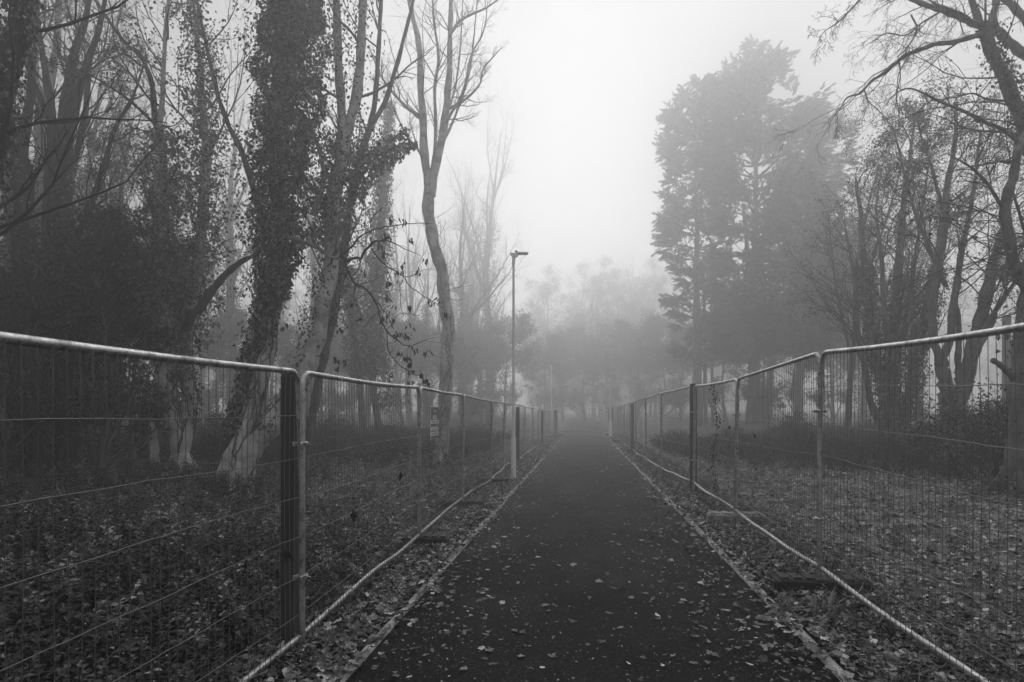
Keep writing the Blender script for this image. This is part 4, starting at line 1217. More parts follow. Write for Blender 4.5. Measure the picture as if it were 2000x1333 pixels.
def bare_proto(H, r0, spread, n_main, dens, bark, ivyn=0, name='bare_tree', leafn=0, fan=False):
    t = Tree(name, '-', 'tree', 'trees of the misty wood'); t.base = np.zeros(3)
    tr_ = t.stem([(0, 0, -.3, r0 * 1.3), (U(-.2, .2), 0, .5, r0), (U(-.3, .3), U(-.3, .3), H * .25, r0 * .8), (U(-.5, .5), U(-.5, .5), H * .5, r0 * .6), (U(-.7, .7), U(-.7, .7), H * .75, r0 * .35), (U(-.8, .8), U(-.8, .8), H, .03)], 8, world=True)
    mains = [tr_]
    a, ra = grow(tr_[0][None], tr_[1][None], n_main, (.22, .8), (.3, .75), (.35, .6), 10, .09, .10, .6, .12)
    for i in range(n_main):
        t.trunk.tubes(a[i], ra[i], 7); mains.append((a[i], ra[i]))
    t.branches(mains, l1=(dens, (.2, 1), (.35, .95), (.2, spread)), n2=6, n3=5, r1max=.05, up=(.12, .08, .04, 0),
               leaf=dict(n=leafn, L=(.08, .14), aspect=.7, tone=(0, .8), spread=.1) if leafn else None)
    if ivyn:
        z = tr_[0][:, 2] < H * .7; ivy(t.ivy, tr_[0][z], np.full(z.sum(), r0 + .32), ivyn, (.10, .18), clump=.7, shell=.25)
    return dict(root=t.finish(bark))


P1 = bare_proto(21, .34, .42, 6, 10, 'bark_mid')
P2 = bare_proto(19, .30, .45, 7, 10, 'bark_mid', 5000, 'ivied_tree')
P3 = bare_proto(23, .42, .40, 8, 10, 'bark_mid', 3500, 'bare_tree')
P4 = bare_proto(15, .2, .5, 6, 12, 'bark_dark', 2500, 'leafy_tree', 2)


def bushy_proto(H, W, n, leaf, name, labelgroup, cat='tree', mat='dark_leaf', twigs=True, far=False):
    """broad leafy or ivied crown made of many leaf clumps"""
    t = Tree(name, '-', cat, labelgroup); t.base = np.zeros(3)
    tr_ = t.stem([(0, 0, -.3, .30 * H / 18), (U(-.3, .3), U(-.3, .3), H * .4, .2 * H / 18), (U(-.5, .5), U(-.5, .5), H * .95, .03)], 7, world=True)
    a, ra = grow(tr_[0][None], tr_[1][None], 28 if far else 22, (.05, .95), (.35, 1.15) if far else (.5, 1.3), K=7, wig=.14, up=.06, length=(W * .6, W * 1.25), rs=.5)
    hf = np.clip(a[:, 0, 2] / H, 0, 1); a = a[:, :1] + (a - a[:, :1]) * np.interp(hf, [0, .15, .5, .8, 1], [.8, 1, 1, .85, .6])[:, None, None]
    t.trunk.tubes(a, ra, 5)
    b_, rb = grow(a, ra, 7, (.3, 1), (.4, 1.1), (.35, .6), 6, .16, .06); t.crown.tubes(b_, rb, 4)
    if twigs:
        c, rc = grow(b_, rb, 6, (.3, 1), (.3, 1.0), (.5, .9), 5, .18, .08); t.crown.tubes(c, rc, 3)
    if far:
        e, re_ = grow(c, rc, 3, (.2, 1), (.3, 1.0), (.5, .9), 4, .2, .08, rmin=.006); t.crown.tubes(e, re_, 3)
        twig_leaves(t.leaf, c, rc, max(1, n // (2 * len(c))), (leaf * .5, leaf * 1.1), .65, .3, W * .055); twig_leaves(t.leaf, e, re_, max(1, n // (2 * len(e))), (leaf * .4, leaf), .65, .3, W * .04)
        n = 0
    nc = len(b_) * 2
    cc = np.concatenate([b_[:, -1], b_[:, 3]]); cr = U(.3, 1.0, nc) * W * .24
    keep = U(0, 1, nc) < .85; cc, cr = cc[keep], cr[keep]
    idx = rng.integers(0, len(cc), n)
    o = unit(rng.normal(0, 1, (n, 3))) * (cr[idx] * U(.1, 1, n) ** .5)[:, None] * [1.15, 1.15, .8]
    p = cc[idx] + o
    tt = unit(o + rng.normal(0, .5, (n, 3)) * cr[idx][:, None] + [0, 0, -.3]); nn = unit(o * .6 + rng.normal(0, .4, (n, 3)) + [0, 0, .8])
    Ls = U(leaf * .7, leaf * 1.3, n); t.leaf.leaves(p, tt, nn, Ls, Ls * .7, U(0, 1, n))
    return dict(root=t.finish('bark_mid', 'bark_dark', mat))


B1 = bushy_proto(19, 4.6, 14000, .24, 'ivied_tree', 'dense trees beyond the bend', mat='far_leaf', far=True)
B2 = bushy_proto(16, 5.2, 14000, .24, 'ivied_tree', 'dense trees beyond the bend', mat='far_leaf', far=True)
H1 = bushy_proto(5.5, 2.0, 12000, .10, 'holly_tree', 'dark evergreens under the left wood', mat='dark_leaf')
H2 = bushy_proto(4.2, 1.9, 10000, .10, 'holly_tree', 'dark evergreens under the left wood', mat='dark_leaf')

# tall misty trees in the middle
place(P3, 962, 76, .4, 1.56, 'broad misty tree with a thick double trunk just left of the nearest lamp post')
place(P3, 905, 62, 2.2, 1.0, 'slim misty tree behind the pale bare tree, left of the broad misty one')
place(P1, 935, 84, 1.2, 1.15, 'pale misty trunk directly left of the broad misty tree')
place(P3, 915, 90, 3.4, 1.45, 'soft broad tree filling the mist left of the broad misty tree')
place(P2, 870, 84, .7, 1.3, 'soft ivied tree just right of the pale bare tree')
place(P1, 800, 68, 4.0, 1.15, 'misty bare tree rising right of the ivy wrapped pair')
for k, (px, d, sc, pr, rz) in enumerate([
        (1070, 125, 1.46, B1, .3), (1128, 138, 1.74, B2, 1.3), (1160, 120, 1.53, B1, 2.2), (1205, 144, 1.67, B1, 3.6), (1245, 132, 1.72, B2, 4.4), (1040, 150, 1.38, B2, 5.1),
        (1100, 117, 1.08, B2, 2.9), (1290, 123, 1.50, B1, 5.6), (1330, 146, 1.87, B2, .9), (1395, 134, 1.50, B1, 1.9), (1190, 113, 1.04, B2, .1), (1440, 144, 1.79, B2, 2.7), (1270, 105, 0.92, B1, 4.0), (1550, 138, 1.50, B1, 3.3), (1660, 132, 1.50, B2, 1.1)]):
    lab = ['leftmost full dense tree beyond the bend, right above the far lamp post', 'tall pointed dense tree above the middle of the bend', 'dense tree with a pale trunk foot above the bend',
           'tall dense misty tree left of the second lamp post', 'dense misty tree right of the second lamp post', 'faint dense tree at the left end of the far clump',
           'low dense tree just behind the far fence', 'dense misty tree against the left side of the conifers', 'tall faint tree behind the bare conifer trunk',
           'dense far tree between the two tall conifers', 'low dark tree behind the second lamp post', 'faint tree behind the tallest conifer', 'low bushy tree left of the conifer trunks',
           'faint dense tree behind the lower conifer', 'faint tree right of the lower conifer', 'faint tree behind the many stemmed ivy tree', 'faint tree behind the twin trunked tree', 'faint tree at the right edge behind the wooden pole'][k]
    place(pr, px, d, rz, sc, lab)
for px, d, rz, sc, pr, lab in [(1700, 116, .4, 1.2, B1, 'faint far tree in the gap right of the lower conifer'), (1790, 124, 1.7, 1.3, B2, 'faint far tree behind the many stemmed ivy tree'), (1880, 112, 2.9, 1.2, B1, 'faint far tree behind the twin trunked tree'), (1960, 120, 4.1, 1.3, B2, 'faint far tree behind the wooden pole'), (2050, 110, 5.2, 1.2, B1, 'faint far tree at the right frame edge'),
                               (650, 112, .9, 1.2, B2, 'faint far tree behind the slender grey tree'), (760, 120, 2.2, 1.3, B1, 'faint far tree right of the ivy wrapped pair'), (540, 108, 3.3, 1.2, B1, 'faint far tree behind the great ivy column'), (440, 114, 4.6, 1.3, B2, 'faint far tree left of the great ivy column'),
                               (1052, 122, .2, 1.15, P1, 'faint twiggy tree at the left edge of the far clump'), (1140, 128, 1.5, 1.3, P3, 'faint twiggy tree above the middle of the far clump'), (1186, 118, 2.6, 1.2, P1, 'faint twiggy tree behind the pale far trunk'), (1232, 126, 3.8, 1.35, P3, 'faint twiggy tree above the right half of the far clump'), (1280, 116, 5.0, 1.2, P1, 'faint twiggy tree left of the narrower conifer')]:
    place(pr, px, d, rz, sc, lab)
# pale trunk in the far clump
t = Tree('bare_tree', 'thin pale trunk standing in front of the far dense trees above the bend')
q1 = t.stem([(1175, 812, 92, .45), (1170, 760, 92, .38), (1166, 700, 92, .32), (1163, 640, 92, .25), (1166, 590, 92, .1)], 8, True)
t.branches([q1], l1=(10, (.5, 1), (.5, 1.1), (.2, .4)), n2=5, n3=4)
t.finish('bark_pale')

spots = [(20, 34, P1, .3, 1.0), (165, 30, P2, 1.2, 1.0), (235, 38, P3, 2.4, .95), (280, 46, P1, 3.3, 1.0), (462, 40, P3, 1.9, .95),
         (520, 52, P1, 2.6, 1.0), (600, 44, P3, 3.9, .9), (650, 58, P2, 4.6, 1.0), (715, 48, P1, .2, .85), (835, 60, P2, 3.0, .9), (770, 66, P3, 5.4, .95), (-60, 26, P3, .7, 1.0), (-140, 40, P2, 2.0, 1.0),
         (400, 56, P2, 3.1, 1.1), (130, 50, P1, 5.8, 1.1), (560, 70, P3, 1.0, 1.0), (320, 64, P3, 2.9, 1.1), (870, 80, P3, 4.2, .95), (900, 90, P2, .8, 1.0), (690, 76, P2, 1.7, 1.0)]
labs = ['bare tree behind the dark forked tree at the left edge', 'ivy collared tree behind the second forked tree', 'broad bare tree behind the holly scrub on the left', 'misty bare tree left of the pale footed ivy tree',
        'misty trunk just left of the great ivy column', 'misty bare tree behind the great ivy column',
        'misty tree between the two stems of the great leaning tree', 'faint ivied tree right of the slender grey tree', 'faint bare tree behind the ivy wrapped pair', 'faint ivied tree behind the pale bare tree',
        'faint broad tree right of the ivy wrapped pair', 'tree beyond the left frame edge, its boughs reaching in', 'ivied tree beyond the left frame edge', 'faint ivied tree behind the big dark limb', 'misty bare tree behind the second forked tree',
        'faint broad tree far behind the slender grey tree', 'faint broad tree far behind the pale footed tree', 'faint broad tree left of the broad misty tree', 'faint ivied tree behind the slim misty tree', 'faint ivied tree far behind the second left panel']
for (px, d, pr, rz, sc), lab in zip(spots, labs): place(pr, px, d, rz, sc, lab)
for (px, d, rz, sc), lab in zip([(1795, 36, .4, .9), (1690, 44, 1.9, 1.0)],
                                ['leafy twiggy tree behind the many stemmed ivy tree', 'leafy misty tree right of the lower conifer']):
    place(P4, px, d, rz, sc, lab)
place(P4, 225, 21, 3.6, .75, 'leafy tree between the second forked tree and the pale footed ivy tree')
place(P4, 0, 20, 5.0, .8, 'leafy tree behind the trunk at the left edge')

for px, d, rz, sc, lab in [(1060, 84, .3, 1.9, 'wide bush at the left foot of the far clump'), (1100, 92, 1.3, 2.3, 'wide bush below the tall pointed far tree'), (1145, 88, 2.4, 2.0, 'wide bush left of the pale far trunk'), (1200, 94, 3.1, 2.4, 'wide bush behind the second lamp post'),
                               (1245, 84, 4.4, 2.2, 'wide bush right of the second lamp post'), (1290, 78, 5.2, 2.1, 'wide bush at the right foot of the far clump'), (1330, 72, .9, 1.9, 'wide misty bush left of the conifer trunks'), (1420, 60, 1.8, 1.9, 'wide misty bush between the conifer trunks'), (1490, 58, .6, 1.9, 'misty bush in front of the tallest conifer'), (1560, 52, 2.6, 1.6, 'misty bush at the foot of the lower conifer'), (1630, 50, 3.3, 1.5, 'misty bush right of the lower conifer'),
                               (620, 46, .3, 1.3, 'misty bush behind the slender grey tree'), (690, 52, 1.7, 1.5, 'misty bush behind the ivy wrapped pair'), (790, 48, 2.9, 1.4, 'misty bush left of the pale bare tree'), (845, 58, 4.2, 1.6, 'misty bush behind the warning sign'), (905, 54, 5.1, 1.3, 'misty bush at the foot of the slim misty tree'), (430, 44, 2.1, 1.4, 'misty bush between the pale footed tree and the great leaning tree'), (540, 40, 3.7, 1.2, 'misty bush behind the timber post of the left fence'), (940, 66, 4.4, 1.8, 'misty bush at the foot of the pale misty trunk'), (985, 70, .9, 2.0, 'misty bush just left of the nearest lamp post')]:
    place(H1 if H1.get('used') else H1, px, d, rz, sc, lab)
hol = [(190, 15, .2, 1.0, H1, 'dark evergreen in front of the second forked tree'), (255, 17, 1.4, 1.0, H1, 'dark evergreen left of the pale footed ivy tree'), (90, 17, 2.1, 1.0, H2, 'dark evergreen between the two forked trees'),
       (10, 14, 3.2, 1.05, H2, 'dark evergreen at the left edge behind the nearest panel'), (215, 20, 4.1, 1.1, H1, 'dark evergreen deep behind the second forked tree'), (-70, 16, 5.0, 1.1, H1, 'dark evergreen beyond the left frame edge'),
       (130, 23, .8, 1.1, H2, 'dark evergreen between the trunks at the left, far back'), (40, 22, 2.7, 1.1, H1, 'dark evergreen behind the first forked tree')]
for px, d, rz, sc, pr, lab in hol: place(pr, px, d, rz, sc, lab)


# shrubs on the right and scrub under the trees
def scrub_proto(H, W, n, leaf, name, group, mat):
    t = Tree(name, '-', 'shrub', group); t.base = np.zeros(3)
    k = 16
    base = np.column_stack([rng.normal(0, W * .18, k), rng.normal(0, W * .18, k), np.full(k, -.1)])
    pts = np.zeros((k, 7, 3)); d = unit(np.column_stack([rng.normal(0, .45, (k, 2)), np.ones(k)])); pts[:, 0] = base
    for j in range(1, 7):
        d = unit(d + rng.normal(0, .16, (k, 3)) + [0, 0, -.02]); pts[:, j] = pts[:, j - 1] + d * H / 6 * U(.7, 1.1, k)[:, None]
    t.trunk.tubes(pts, np.linspace(.014, .004, 7)[None] * np.ones((k, 1)), 5); t.stems.append((pts[0], np.full(7, .01)))
    a, ra = grow(pts, np.full((k, 7), .008), 9, (.2, 1), (.5, 1.2), (.3, .6), 5, .2, .03); t.crown.tubes(a, ra, 3)
    b_, rb = grow(a, ra, 4, (.2, 1), (.4, 1.2), (.4, .8), 4, .2, .0); t.crown.tubes(b_, rb, 3)
    for q, rq in ((a, ra), (b_, rb)): twig_leaves(t.leaf, q, rq, max(1, n // (len(a) + len(b_))), (leaf * .7, leaf * 1.3), .65, .3, W * .05)
    return dict(root=t.finish('bark_dark', 'bark_dark', mat))


S1 = scrub_proto(1.9, 1.6, 3500, .07, 'leafy_shrub', 'shrubs under the trees', 'small_leaf')
S2 = scrub_proto(1.3, 1.8, 4200, .07, 'bramble_bush', 'shrubs under the trees', 'brush')
for px, d, rz, sc, pr, lab in [(1935, 12.5, .3, 1.0, S1, 'leafy shrub left of the crooked trunk at the right edge'), (1968, 13.5, 2.0, 1.05, S1, 'leafy shrub behind the crooked trunk'), (1820, 17, 1, .9, S2, 'low bush left of the twin trunks'),
                               (1905, 16.5, 2.2, 1.0, S2, 'low bush right of the twin trunks'), (1545, 26, 4, 1.2, S2, 'dark bush under the lower conifer'),
                               (650, 21, 1.7, .9, S1, 'thin shrub behind the second left panel'), (770, 24, 2.9, .9, S2, 'low bush right of the ivy wrapped pair'),
                               (420, 18, .6, .9, S1, 'thin shrub between the pale footed tree and the great leaning tree'), (560, 19, 2.5, 1.0, S2, 'low bush behind the great leaning tree'), (930, 28, 3.3, 1.0, S2, 'low bush in front of the broad misty tree')]:
    place(pr, px, d, rz, sc, lab)


# ================================================================= FALLEN BRANCHES
def fallen(p0, p1, r, label, bend=.15):
    p0 = np.array(p0, float); p1 = np.array(p1, float); u = np.linspace(0, 1, 10)
    q = p0 * (1 - u)[:, None] + p1 * u[:, None] + np.cumsum(rng.normal(0, bend * .12, (10, 3)), 0)
    q[:, 2] = np.maximum(q[:, 2], G(q[:, 0], q[:, 1]) + r * .6)
    mb = MB(); rr = np.linspace(r, r * .35, 10); mb.tubes(q, rr, 7, cap=True)
    a, ra = grow(q[None], rr[None], 5, (.3, 1), (.4, .9), (.2, .5), 6, .15, .05, .5); mb.tubes(a, ra, 5)
    o = mb.build('fallen_branch', M['bark_mid'], None, (q[0][0], q[0][1], float(G(q[0][0], q[0][1]))))
    tag(o, label, 'branch', 'fallen branches on the woodland floor')


def gp(px, d, h=.05):
    x = (px - 1000) / FPX * d; return (x, d, float(G(x, d)) + h)


fallen(gp(130, 15.5), gp(330, 14.8, .2), .05, 'long fallen branch lying left of the pale footed tree')
fallen(gp(60, 14.2), gp(270, 14.6, .1), .035, 'thin fallen branch nearest the fence on the left')
fallen(gp(180, 16.5), gp(322, 16.2, .35), .06, 'thick fallen branch propped against the pale footed tree')
fallen(gp(225, 15), gp(262, 15.4, .8), .02, 'broken stick standing up from the fallen branches')
fallen(gp(390, 16.5), gp(440, 15.5, .2), .07, 'short pale log between the pale footed tree and the great leaning tree')
fallen(gp(20, 12.2), gp(190, 12.4, .05), .02, 'thin twig lying on the weeds at the far left')
fallen(gp(1720, 6.4, .04), gp(1640, 6.9, .1), .010, 'dry twig beside the nearest rubber foot on the right')


# ================================================================= LEAF LITTER, WEEDS, GRASS
def leaf_templates(n, lobed):
    out = []
    for k in range(n):
        if lobed:
            m_ = 20; a = np.linspace(0, 2 * np.pi, m_, endpoint=False)
            r = .34 + .16 * np.abs(np.cos(a * 2.5)) ** .7 + rng.normal(0, .025, m_); x, y = r * np.cos(a), r * np.sin(a) * .95
        else:
            m_ = 12; a = np.linspace(0, 2 * np.pi, m_, endpoint=False)
            x = .5 * np.cos(a); y = U(.2, .32) * np.sin(a) * (1 - .25 * np.cos(a)) + rng.normal(0, .012, m_)
        c1, c2, c3 = U(-.3, .45), U(-.2, .7), U(-.3, .3)
        z = c1 * x * x + c2 * y * y + c3 * x * y + rng.normal(0, .03, m_)
        v = np.concatenate([[[0, 0, -.01]], np.stack([x, y, z], 1)])
        tt = [[0, i + 1, (i + 1) % m_ + 1] for i in range(m_)]
        out.append((v, np.array(tt)))
    return out


LT = leaf_templates(5, True) + leaf_templates(5, False)
RT_ = leaf_templates(4, False)
QUAD = []
for k in range(4):
    z = rng.normal(0, .12, 5)
    QUAD.append((np.array([[0, 0, z[4] * .3], [.5, 0, z[0]], [0, .28, z[1] + .08], [-.5, 0, z[2]], [0, -.28, z[3] + .08]]), np.array([[0, 1, 2], [0, 2, 3], [0, 3, 4], [0, 4, 1]])))


def yaw_tilt(n, tilt):
    a = U(0, 2 * np.pi, n); nz = unit(np.column_stack([rng.normal(0, tilt, (n, 2)), np.ones(n)]))
    fx = np.column_stack([np.cos(a), np.sin(a), np.zeros(n)]); fy = unit(np.cross(nz, fx)); fx = np.cross(fy, nz)
    return np.stack([fx, fy, nz], -1)


def scatter(mb, x, y, lift, size, tilt, tone, temps):
    n = len(x)
    if n == 0: return
    pos = np.column_stack([x, y, G(x, y) + lift]); R = yaw_tilt(n, tilt)
    k = rng.integers(0, len(temps), n)
    for i, (tv, tt) in enumerate(temps):
        q = k == i; mb.instances(tv, tt, pos[q], R[q], size[q], tone[q])


def along(n, s0, s1, d0, d1, pw=1.0):
    """random points between two lateral offsets"""
    y = d0 + (d1 - d0) * U(0, 1, n) ** pw; s = U(s0, s1, n)
    return PC0 + PC1 * y + s * 1.0068, y


def litter_tone(n): return np.where(U(0, 1, n) < .10, U(.8, 1, n), U(0, .72, n))  # random leaf tones, a few of the leaves pale


# fallen leaves on the tarmac
mb = MB()
n = 13000; x, y = along(n, -1.42, 1.42, 2.2, 44, 1.7)
edge = np.abs(lateral(x, y)); dr = .5 + .5 * np.sin(1.9 * x + 1.1 * y) * np.sin(.83 * y - 1.7 * x + .6); keep = U(0, 1, n) < (.16 + .84 * (edge / 1.4) ** 2.4) * (.4 + .6 * dr ** 1.5) * 1.3; x, y = x[keep], y[keep]
scatter(mb, x, y, .032, (.011 + .068 * U(0, 1, len(x)) ** 2.4), .14, np.where(U(0, 1, len(x)) < .12, U(.75, .98, len(x)), U(.05, .7, len(x))), LT)
n = 22000; x, y = along(n, -1.42, 1.42, 2.2, 30, 1.7)
dr = .5 + .5 * np.sin(2.3 * x + .9 * y + 1) * np.sin(1.1 * y - 1.2 * x); keep = U(0, 1, n) < (.3 + .7 * (np.abs(lateral(x, y)) / 1.4) ** 2) * (.25 + dr); x, y = x[keep], y[keep]
scatter(mb, x, y, .028, U(.006, .024, len(x)), .25, U(0, 1, len(x)) ** 1.5, QUAD)
n = 1900; sg = np.where(U(0, 1, n) < .5, -1, 1); y = 2.2 + 42 * U(0, 1, n) ** 1.6; s = sg * (1.53 - np.abs(rng.normal(0, .12, n)) * (.6 + .4 * np.sin(y * 1.7 + sg)))
scatter(mb, PC0 + PC1 * y + s, y, .045, U(.04, .09, n), .3, litter_tone(n), LT)
tag(mb.build('fallen_leaves', M['litter'], None, (0, 0, 0), smooth=False), 'dead leaves and bits scattered over the dark tarmac path', 'leaves', kind='stuff')

# leaf litter on the verges
mb = MB()
for s0, s1 in ((-2.75, -1.55), (1.55, 2.75)):
    n = 15000; x, y = along(n, s0, s1, 2.0, 45, 2.1)
    scatter(mb, x, y, .012 + U(0, .03, n), U(.05, .10, n), .35, litter_tone(n), LT)
    n = 9000; x, y = along(n, s0, s1, 2.0, 20, 1.5)
    scatter(mb, x, y, .03 + U(0, .02, n), U(.02, .06, n), .5, litter_tone(n), QUAD)
n = 12000; y = 7.5 + 30 * U(0, 1, n); s = -2.2 - U(0, 1, n) * (1.0 + y * .28)
scatter(mb, PC0 + PC1 * y + s, y, .02 + U(0, .05, n), U(.04, .10, n), .3, np.where(U(0, 1, n) < .25, U(.7, 1, n), U(0, .65, n)), LT)
# scattered through the woodland floor and the right field
n = 13000; y = 2.5 + 26 * U(0, 1, n) ** 1.5; s = -2.5 - U(0, 1, n) * (1.5 + y * .8)
scatter(mb, PC0 + PC1 * y + s, y, .03 + U(0, .06, n), U(.04, .09, n), .5, np.where(U(0, 1, n) < .05, U(.7, 1, n), U(0, .55, n)), LT)
n = 26000; y = 2.8 + 26 * U(0, 1, n) ** 1.4; s = 2.3 + U(0, 1, n) * (1.0 + y * .75)
scatter(mb, PC0 + PC1 * y + s, y, .01 + U(0, .04, n), U(.03, .085, n), .35, np.where(U(0, 1, n) < .2, U(.72, 1, n), U(0, .65, n)), LT)
n = 700; y = 2.6 + 18 * U(0, 1, n) ** 1.3; s = np.where(U(0, 1, n) < .6, -1, 1) * (1.9 + U(0, 1, n) * (1.2 + y * .75)); x = PC0 + PC1 * y + s; a = U(0, 6.28, n); L_ = U(.12, .6, n)
u = np.linspace(-.5, .5, 5); tp = np.stack([x[:, None] + np.cos(a)[:, None] * u * L_[:, None], y[:, None] + np.sin(a)[:, None] * u * L_[:, None], np.zeros((n, 5))], -1); tp[..., :2] += rng.normal(0, .012, (n, 5, 2)); tp[..., 2] = G(tp[..., 0], tp[..., 1]) + U(.02, .12, n)[:, None] + U(-.25, .25, n)[:, None] * u * L_[:, None]
mb.tubes(tp, U(.002, .005, n)[:, None] * np.linspace(1, .5, 5)[None], 4); mb.tone[-1] = np.full(len(mb.v[-1]), .62)
tag(mb.build('leaf_litter', M['litter'], None, (0, 0, 0), smooth=False), 'thick dead leaf litter on both verges and the woodland floor', 'leaf litter', kind='stuff')


# weeds on the left
def weed_templates(n):
    out = []
    for k in range(n):
        mb = MB(); st = rng.integers(2, 5)
        for s_ in range(st):
            h = U(.10, .30); lean = rng.normal(0, .3, 2); m_ = int(U(6, 12)); u = np.linspace(.2, 1, m_)
            c = np.column_stack([lean[0] * u * h, lean[1] * u * h, u * h]) + rng.normal(0, .012, (m_, 3))
            a = np.arange(m_) * 2.4 + U(0, 6)
            t_ = np.column_stack([np.cos(a), np.sin(a), U(-.3, .5, m_)])
            L_ = U(.035, .085, m_) * (1.2 - .55 * u)
            mb.leaves(c, t_, np.tile([0, 0, 1.], (m_, 1)) + rng.normal(0, .25, (m_, 3)), L_, L_ * U(.5, .8), .5)
            mb.tubes(np.array([[0, 0, 0], [lean[0] * h, lean[1] * h, h]]), np.array([.002, .0015]), 3)
        q = np.concatenate(mb.q); tri = np.concatenate([q[:, [0, 1, 2]], q[:, [0, 2, 3]]])
        out.append((np.concatenate(mb.v), np.concatenate([np.concatenate(mb.t), tri])))
    return out


WT = weed_templates(7)
mb = MB()
n = 9500; y = 2.0 + 21 * U(0, 1, n) ** 1.25; s = -2.25 - U(0, 1, n) * (1.6 + y * .82)
x = PC0 + PC1 * y + s
dn = .5 + .5 * np.sin(1.3 * x + .7 * y) * np.sin(.9 * y - .5 * x + 1)
keep = U(0, 1, n) < .35 + .65 * dn; keep &= (y < 8.5) | (s < -4.6 - .25 * (y - 8.5)) | (U(0, 1, n) < .25); x, y = x[keep], y[keep]
scatter(mb, x, y, 0.0, U(.6, 1.35, len(x)), .12, np.where(U(0, 1, len(x)) < .12, U(.7, .95, len(x)), U(0, .5, len(x))), WT)
n = 260; y = 2.2 + 6 * U(0, 1, n); s = -2.3 - U(0, 1, n) * (1.2 + y * .8); scatter(mb, PC0 + PC1 * y + s, y, 0, U(1.0, 1.6, n), .2, np.where(U(0, 1, n) < .25, U(.6, .9, n), U(0, .5, n)), WT)
n = 1300; x, y = along(n, -2.9, -1.7, 2.4, 40, 1.6); scatter(mb, x, y, 0, U(.3, .6, n), .2, U(0, .8, n), WT)
n = 1800; x, y = along(n, 1.65, 2.7, 2.6, 40, 1.4); scatter(mb, x, y, 0, U(.35, .7, n), .2, U(0, .9, n), WT)
n = 1600; y = 3 + 20 * U(0, 1, n); s = 2.3 + U(0, 1, n) * (1.0 + y * .8); scatter(mb, PC0 + PC1 * y + s, y, 0, U(.3, .6, n), .2, U(0, .9, n), WT)
for (px, d_) in ((455, 12.8), (350, 15.3), (857, 18.6), (725, 26.6), (300, 15.4), (592, 14.4), (1862, 15.7), (1745, 19.5), (1988, 10.8)):
    c = P(px, 0, d_); n = 70; a = U(0, 6.28, n); r = U(.15, .75, n); scatter(mb, c[0] + r * np.cos(a), c[1] + r * np.sin(a) - .1, 0, U(.5, 1.2, n), .2, U(0, .8, n), WT)
# tiny pale flower heads, and wet glints painted as white flecks
n = 1100; y = 3.2 + 14 * U(0, 1, n); s = -2.5 - U(0, 1, n) * (1.0 + y * .8)
scatter(mb, PC0 + PC1 * y + s, y, U(.12, .30, n), U(.010, .022, n), .5, np.full(n, 1.0), QUAD)
tag(mb.build('weeds', M['weed'], None, (0, 0, 0), smooth=False), 'low dark nettles and weeds covering the ground behind the fences', 'weeds', kind='stuff')

# grass blades
BL = []
for k in range(4):
    b1_, b2_ = U(.1, .3), U(.35, .7); w = .028
    v = np.array([[0, -w, 0], [0, w, 0], [b1_ * .4, -w * .8, .55], [b1_ * .4, w * .8, .55], [b2_, 0, .95]])
    BL.append((v, np.array([[0, 1, 3], [0, 3, 2], [2, 3, 4]])))
mb = MB()
n = 46000; y = 3.0 + 24 * U(0, 1, n) ** 1.2; s = 2.0 + U(0, 1, n) * (1.0 + y * .8); x = PC0 + PC1 * y + s
dn = np.sin(2.1 * x + .4 * y) * np.sin(1.7 * y - .8 * x); keep = U(0, 1, n) < .4 + .6 * dn; x, y = x[keep], y[keep]
scatter(mb, x, y, 0, U(.05, .13, len(x)), .35, U(0, .85, len(x)), BL)
n = 34000; y = 7 + 32 * U(0, 1, n); s = -2.1 - U(0, 1, n) * (.5 + y * .35); scatter(mb, PC0 + PC1 * y + s, y, 0, U(.06, .16, n), .35, U(0, .8, n), BL)
n = 5000; x, y = along(n, -2.4, -1.5, 4, 45); scatter(mb, x, y, 0, U(.05, .14, n), .35, U(0, .9, n), BL)
n = 5000; x, y = along(n, 1.5, 2.6, 3, 45); scatter(mb, x, y, 0, U(.05, .14, n), .35, U(0, .9, n), BL)
# bold tufts by the near right foot
for (px, py) in ((1530, 1190), (1600, 1195), (1625, 1200), (1690, 1160), (1545, 1200)):
    d_ = 5.0 - (py - 1135) / 250; c = P(px, py, d_); n = 26
    scatter(mb, c[0] + rng.normal(0, .02, n), c[1] + rng.normal(0, .02, n), 0, U(.12, .24, n), .45, U(.5, 1, n), BL)
tag(mb.build('grass', M['grass'], None, (0, 0, 0), smooth=False), 'short rough grass blades on the verges and the clearing', 'grass', kind='stuff')

# dark band of tall dead grass and bramble behind the right clearing, and along the left wood edge
mb = MB()
n = 90000; y = 11.0 + 19 * U(0, 1, n) ** 1.1
s = 3.2 + U(0, 1, n) * (5 + y * .6); x = PC0 + PC1 * y + s
front = 13.4 + 1.0 * np.sin(x * .55 + .6) + .6 * np.sin(x * 1.7 + 1) + np.clip(7.0 - s, 0, 4) * 1.5
dep = (y - front) / 6.0; keep = (dep > -.25) & (U(0, 1, n) < np.clip(.06 + dep * .9, .03, 1)); x, y, dep = x[keep], y[keep], dep[keep]
hgt = .8 * np.clip(.22 + .7 * dep, .15, 1) * (.75 + .35 * np.sin(x * 1.1 + y * .5) + .2 * np.sin(x * 2.7 - y * .9))
scatter(mb, x, y, 0, U(.25, .95, len(x)) * np.clip(hgt, .25, 1.2), .28, U(0, .85, len(x)), BL)
k = rng.choice(len(x), 5200, replace=False); scatter(mb, x[k], y[k], U(.0, .45, 5200) * hgt[k], U(.6, 1.6, 5200), .4, U(0, .8, 5200), WT)
n = 6000; y = 24 + 16 * U(0, 1, n); s = -4.5 - U(0, 1, n) * (1 + y * .5); scatter(mb, PC0 + PC1 * y + s, y, 0, U(.3, .8, n), .25, U(0, .7, n), BL)
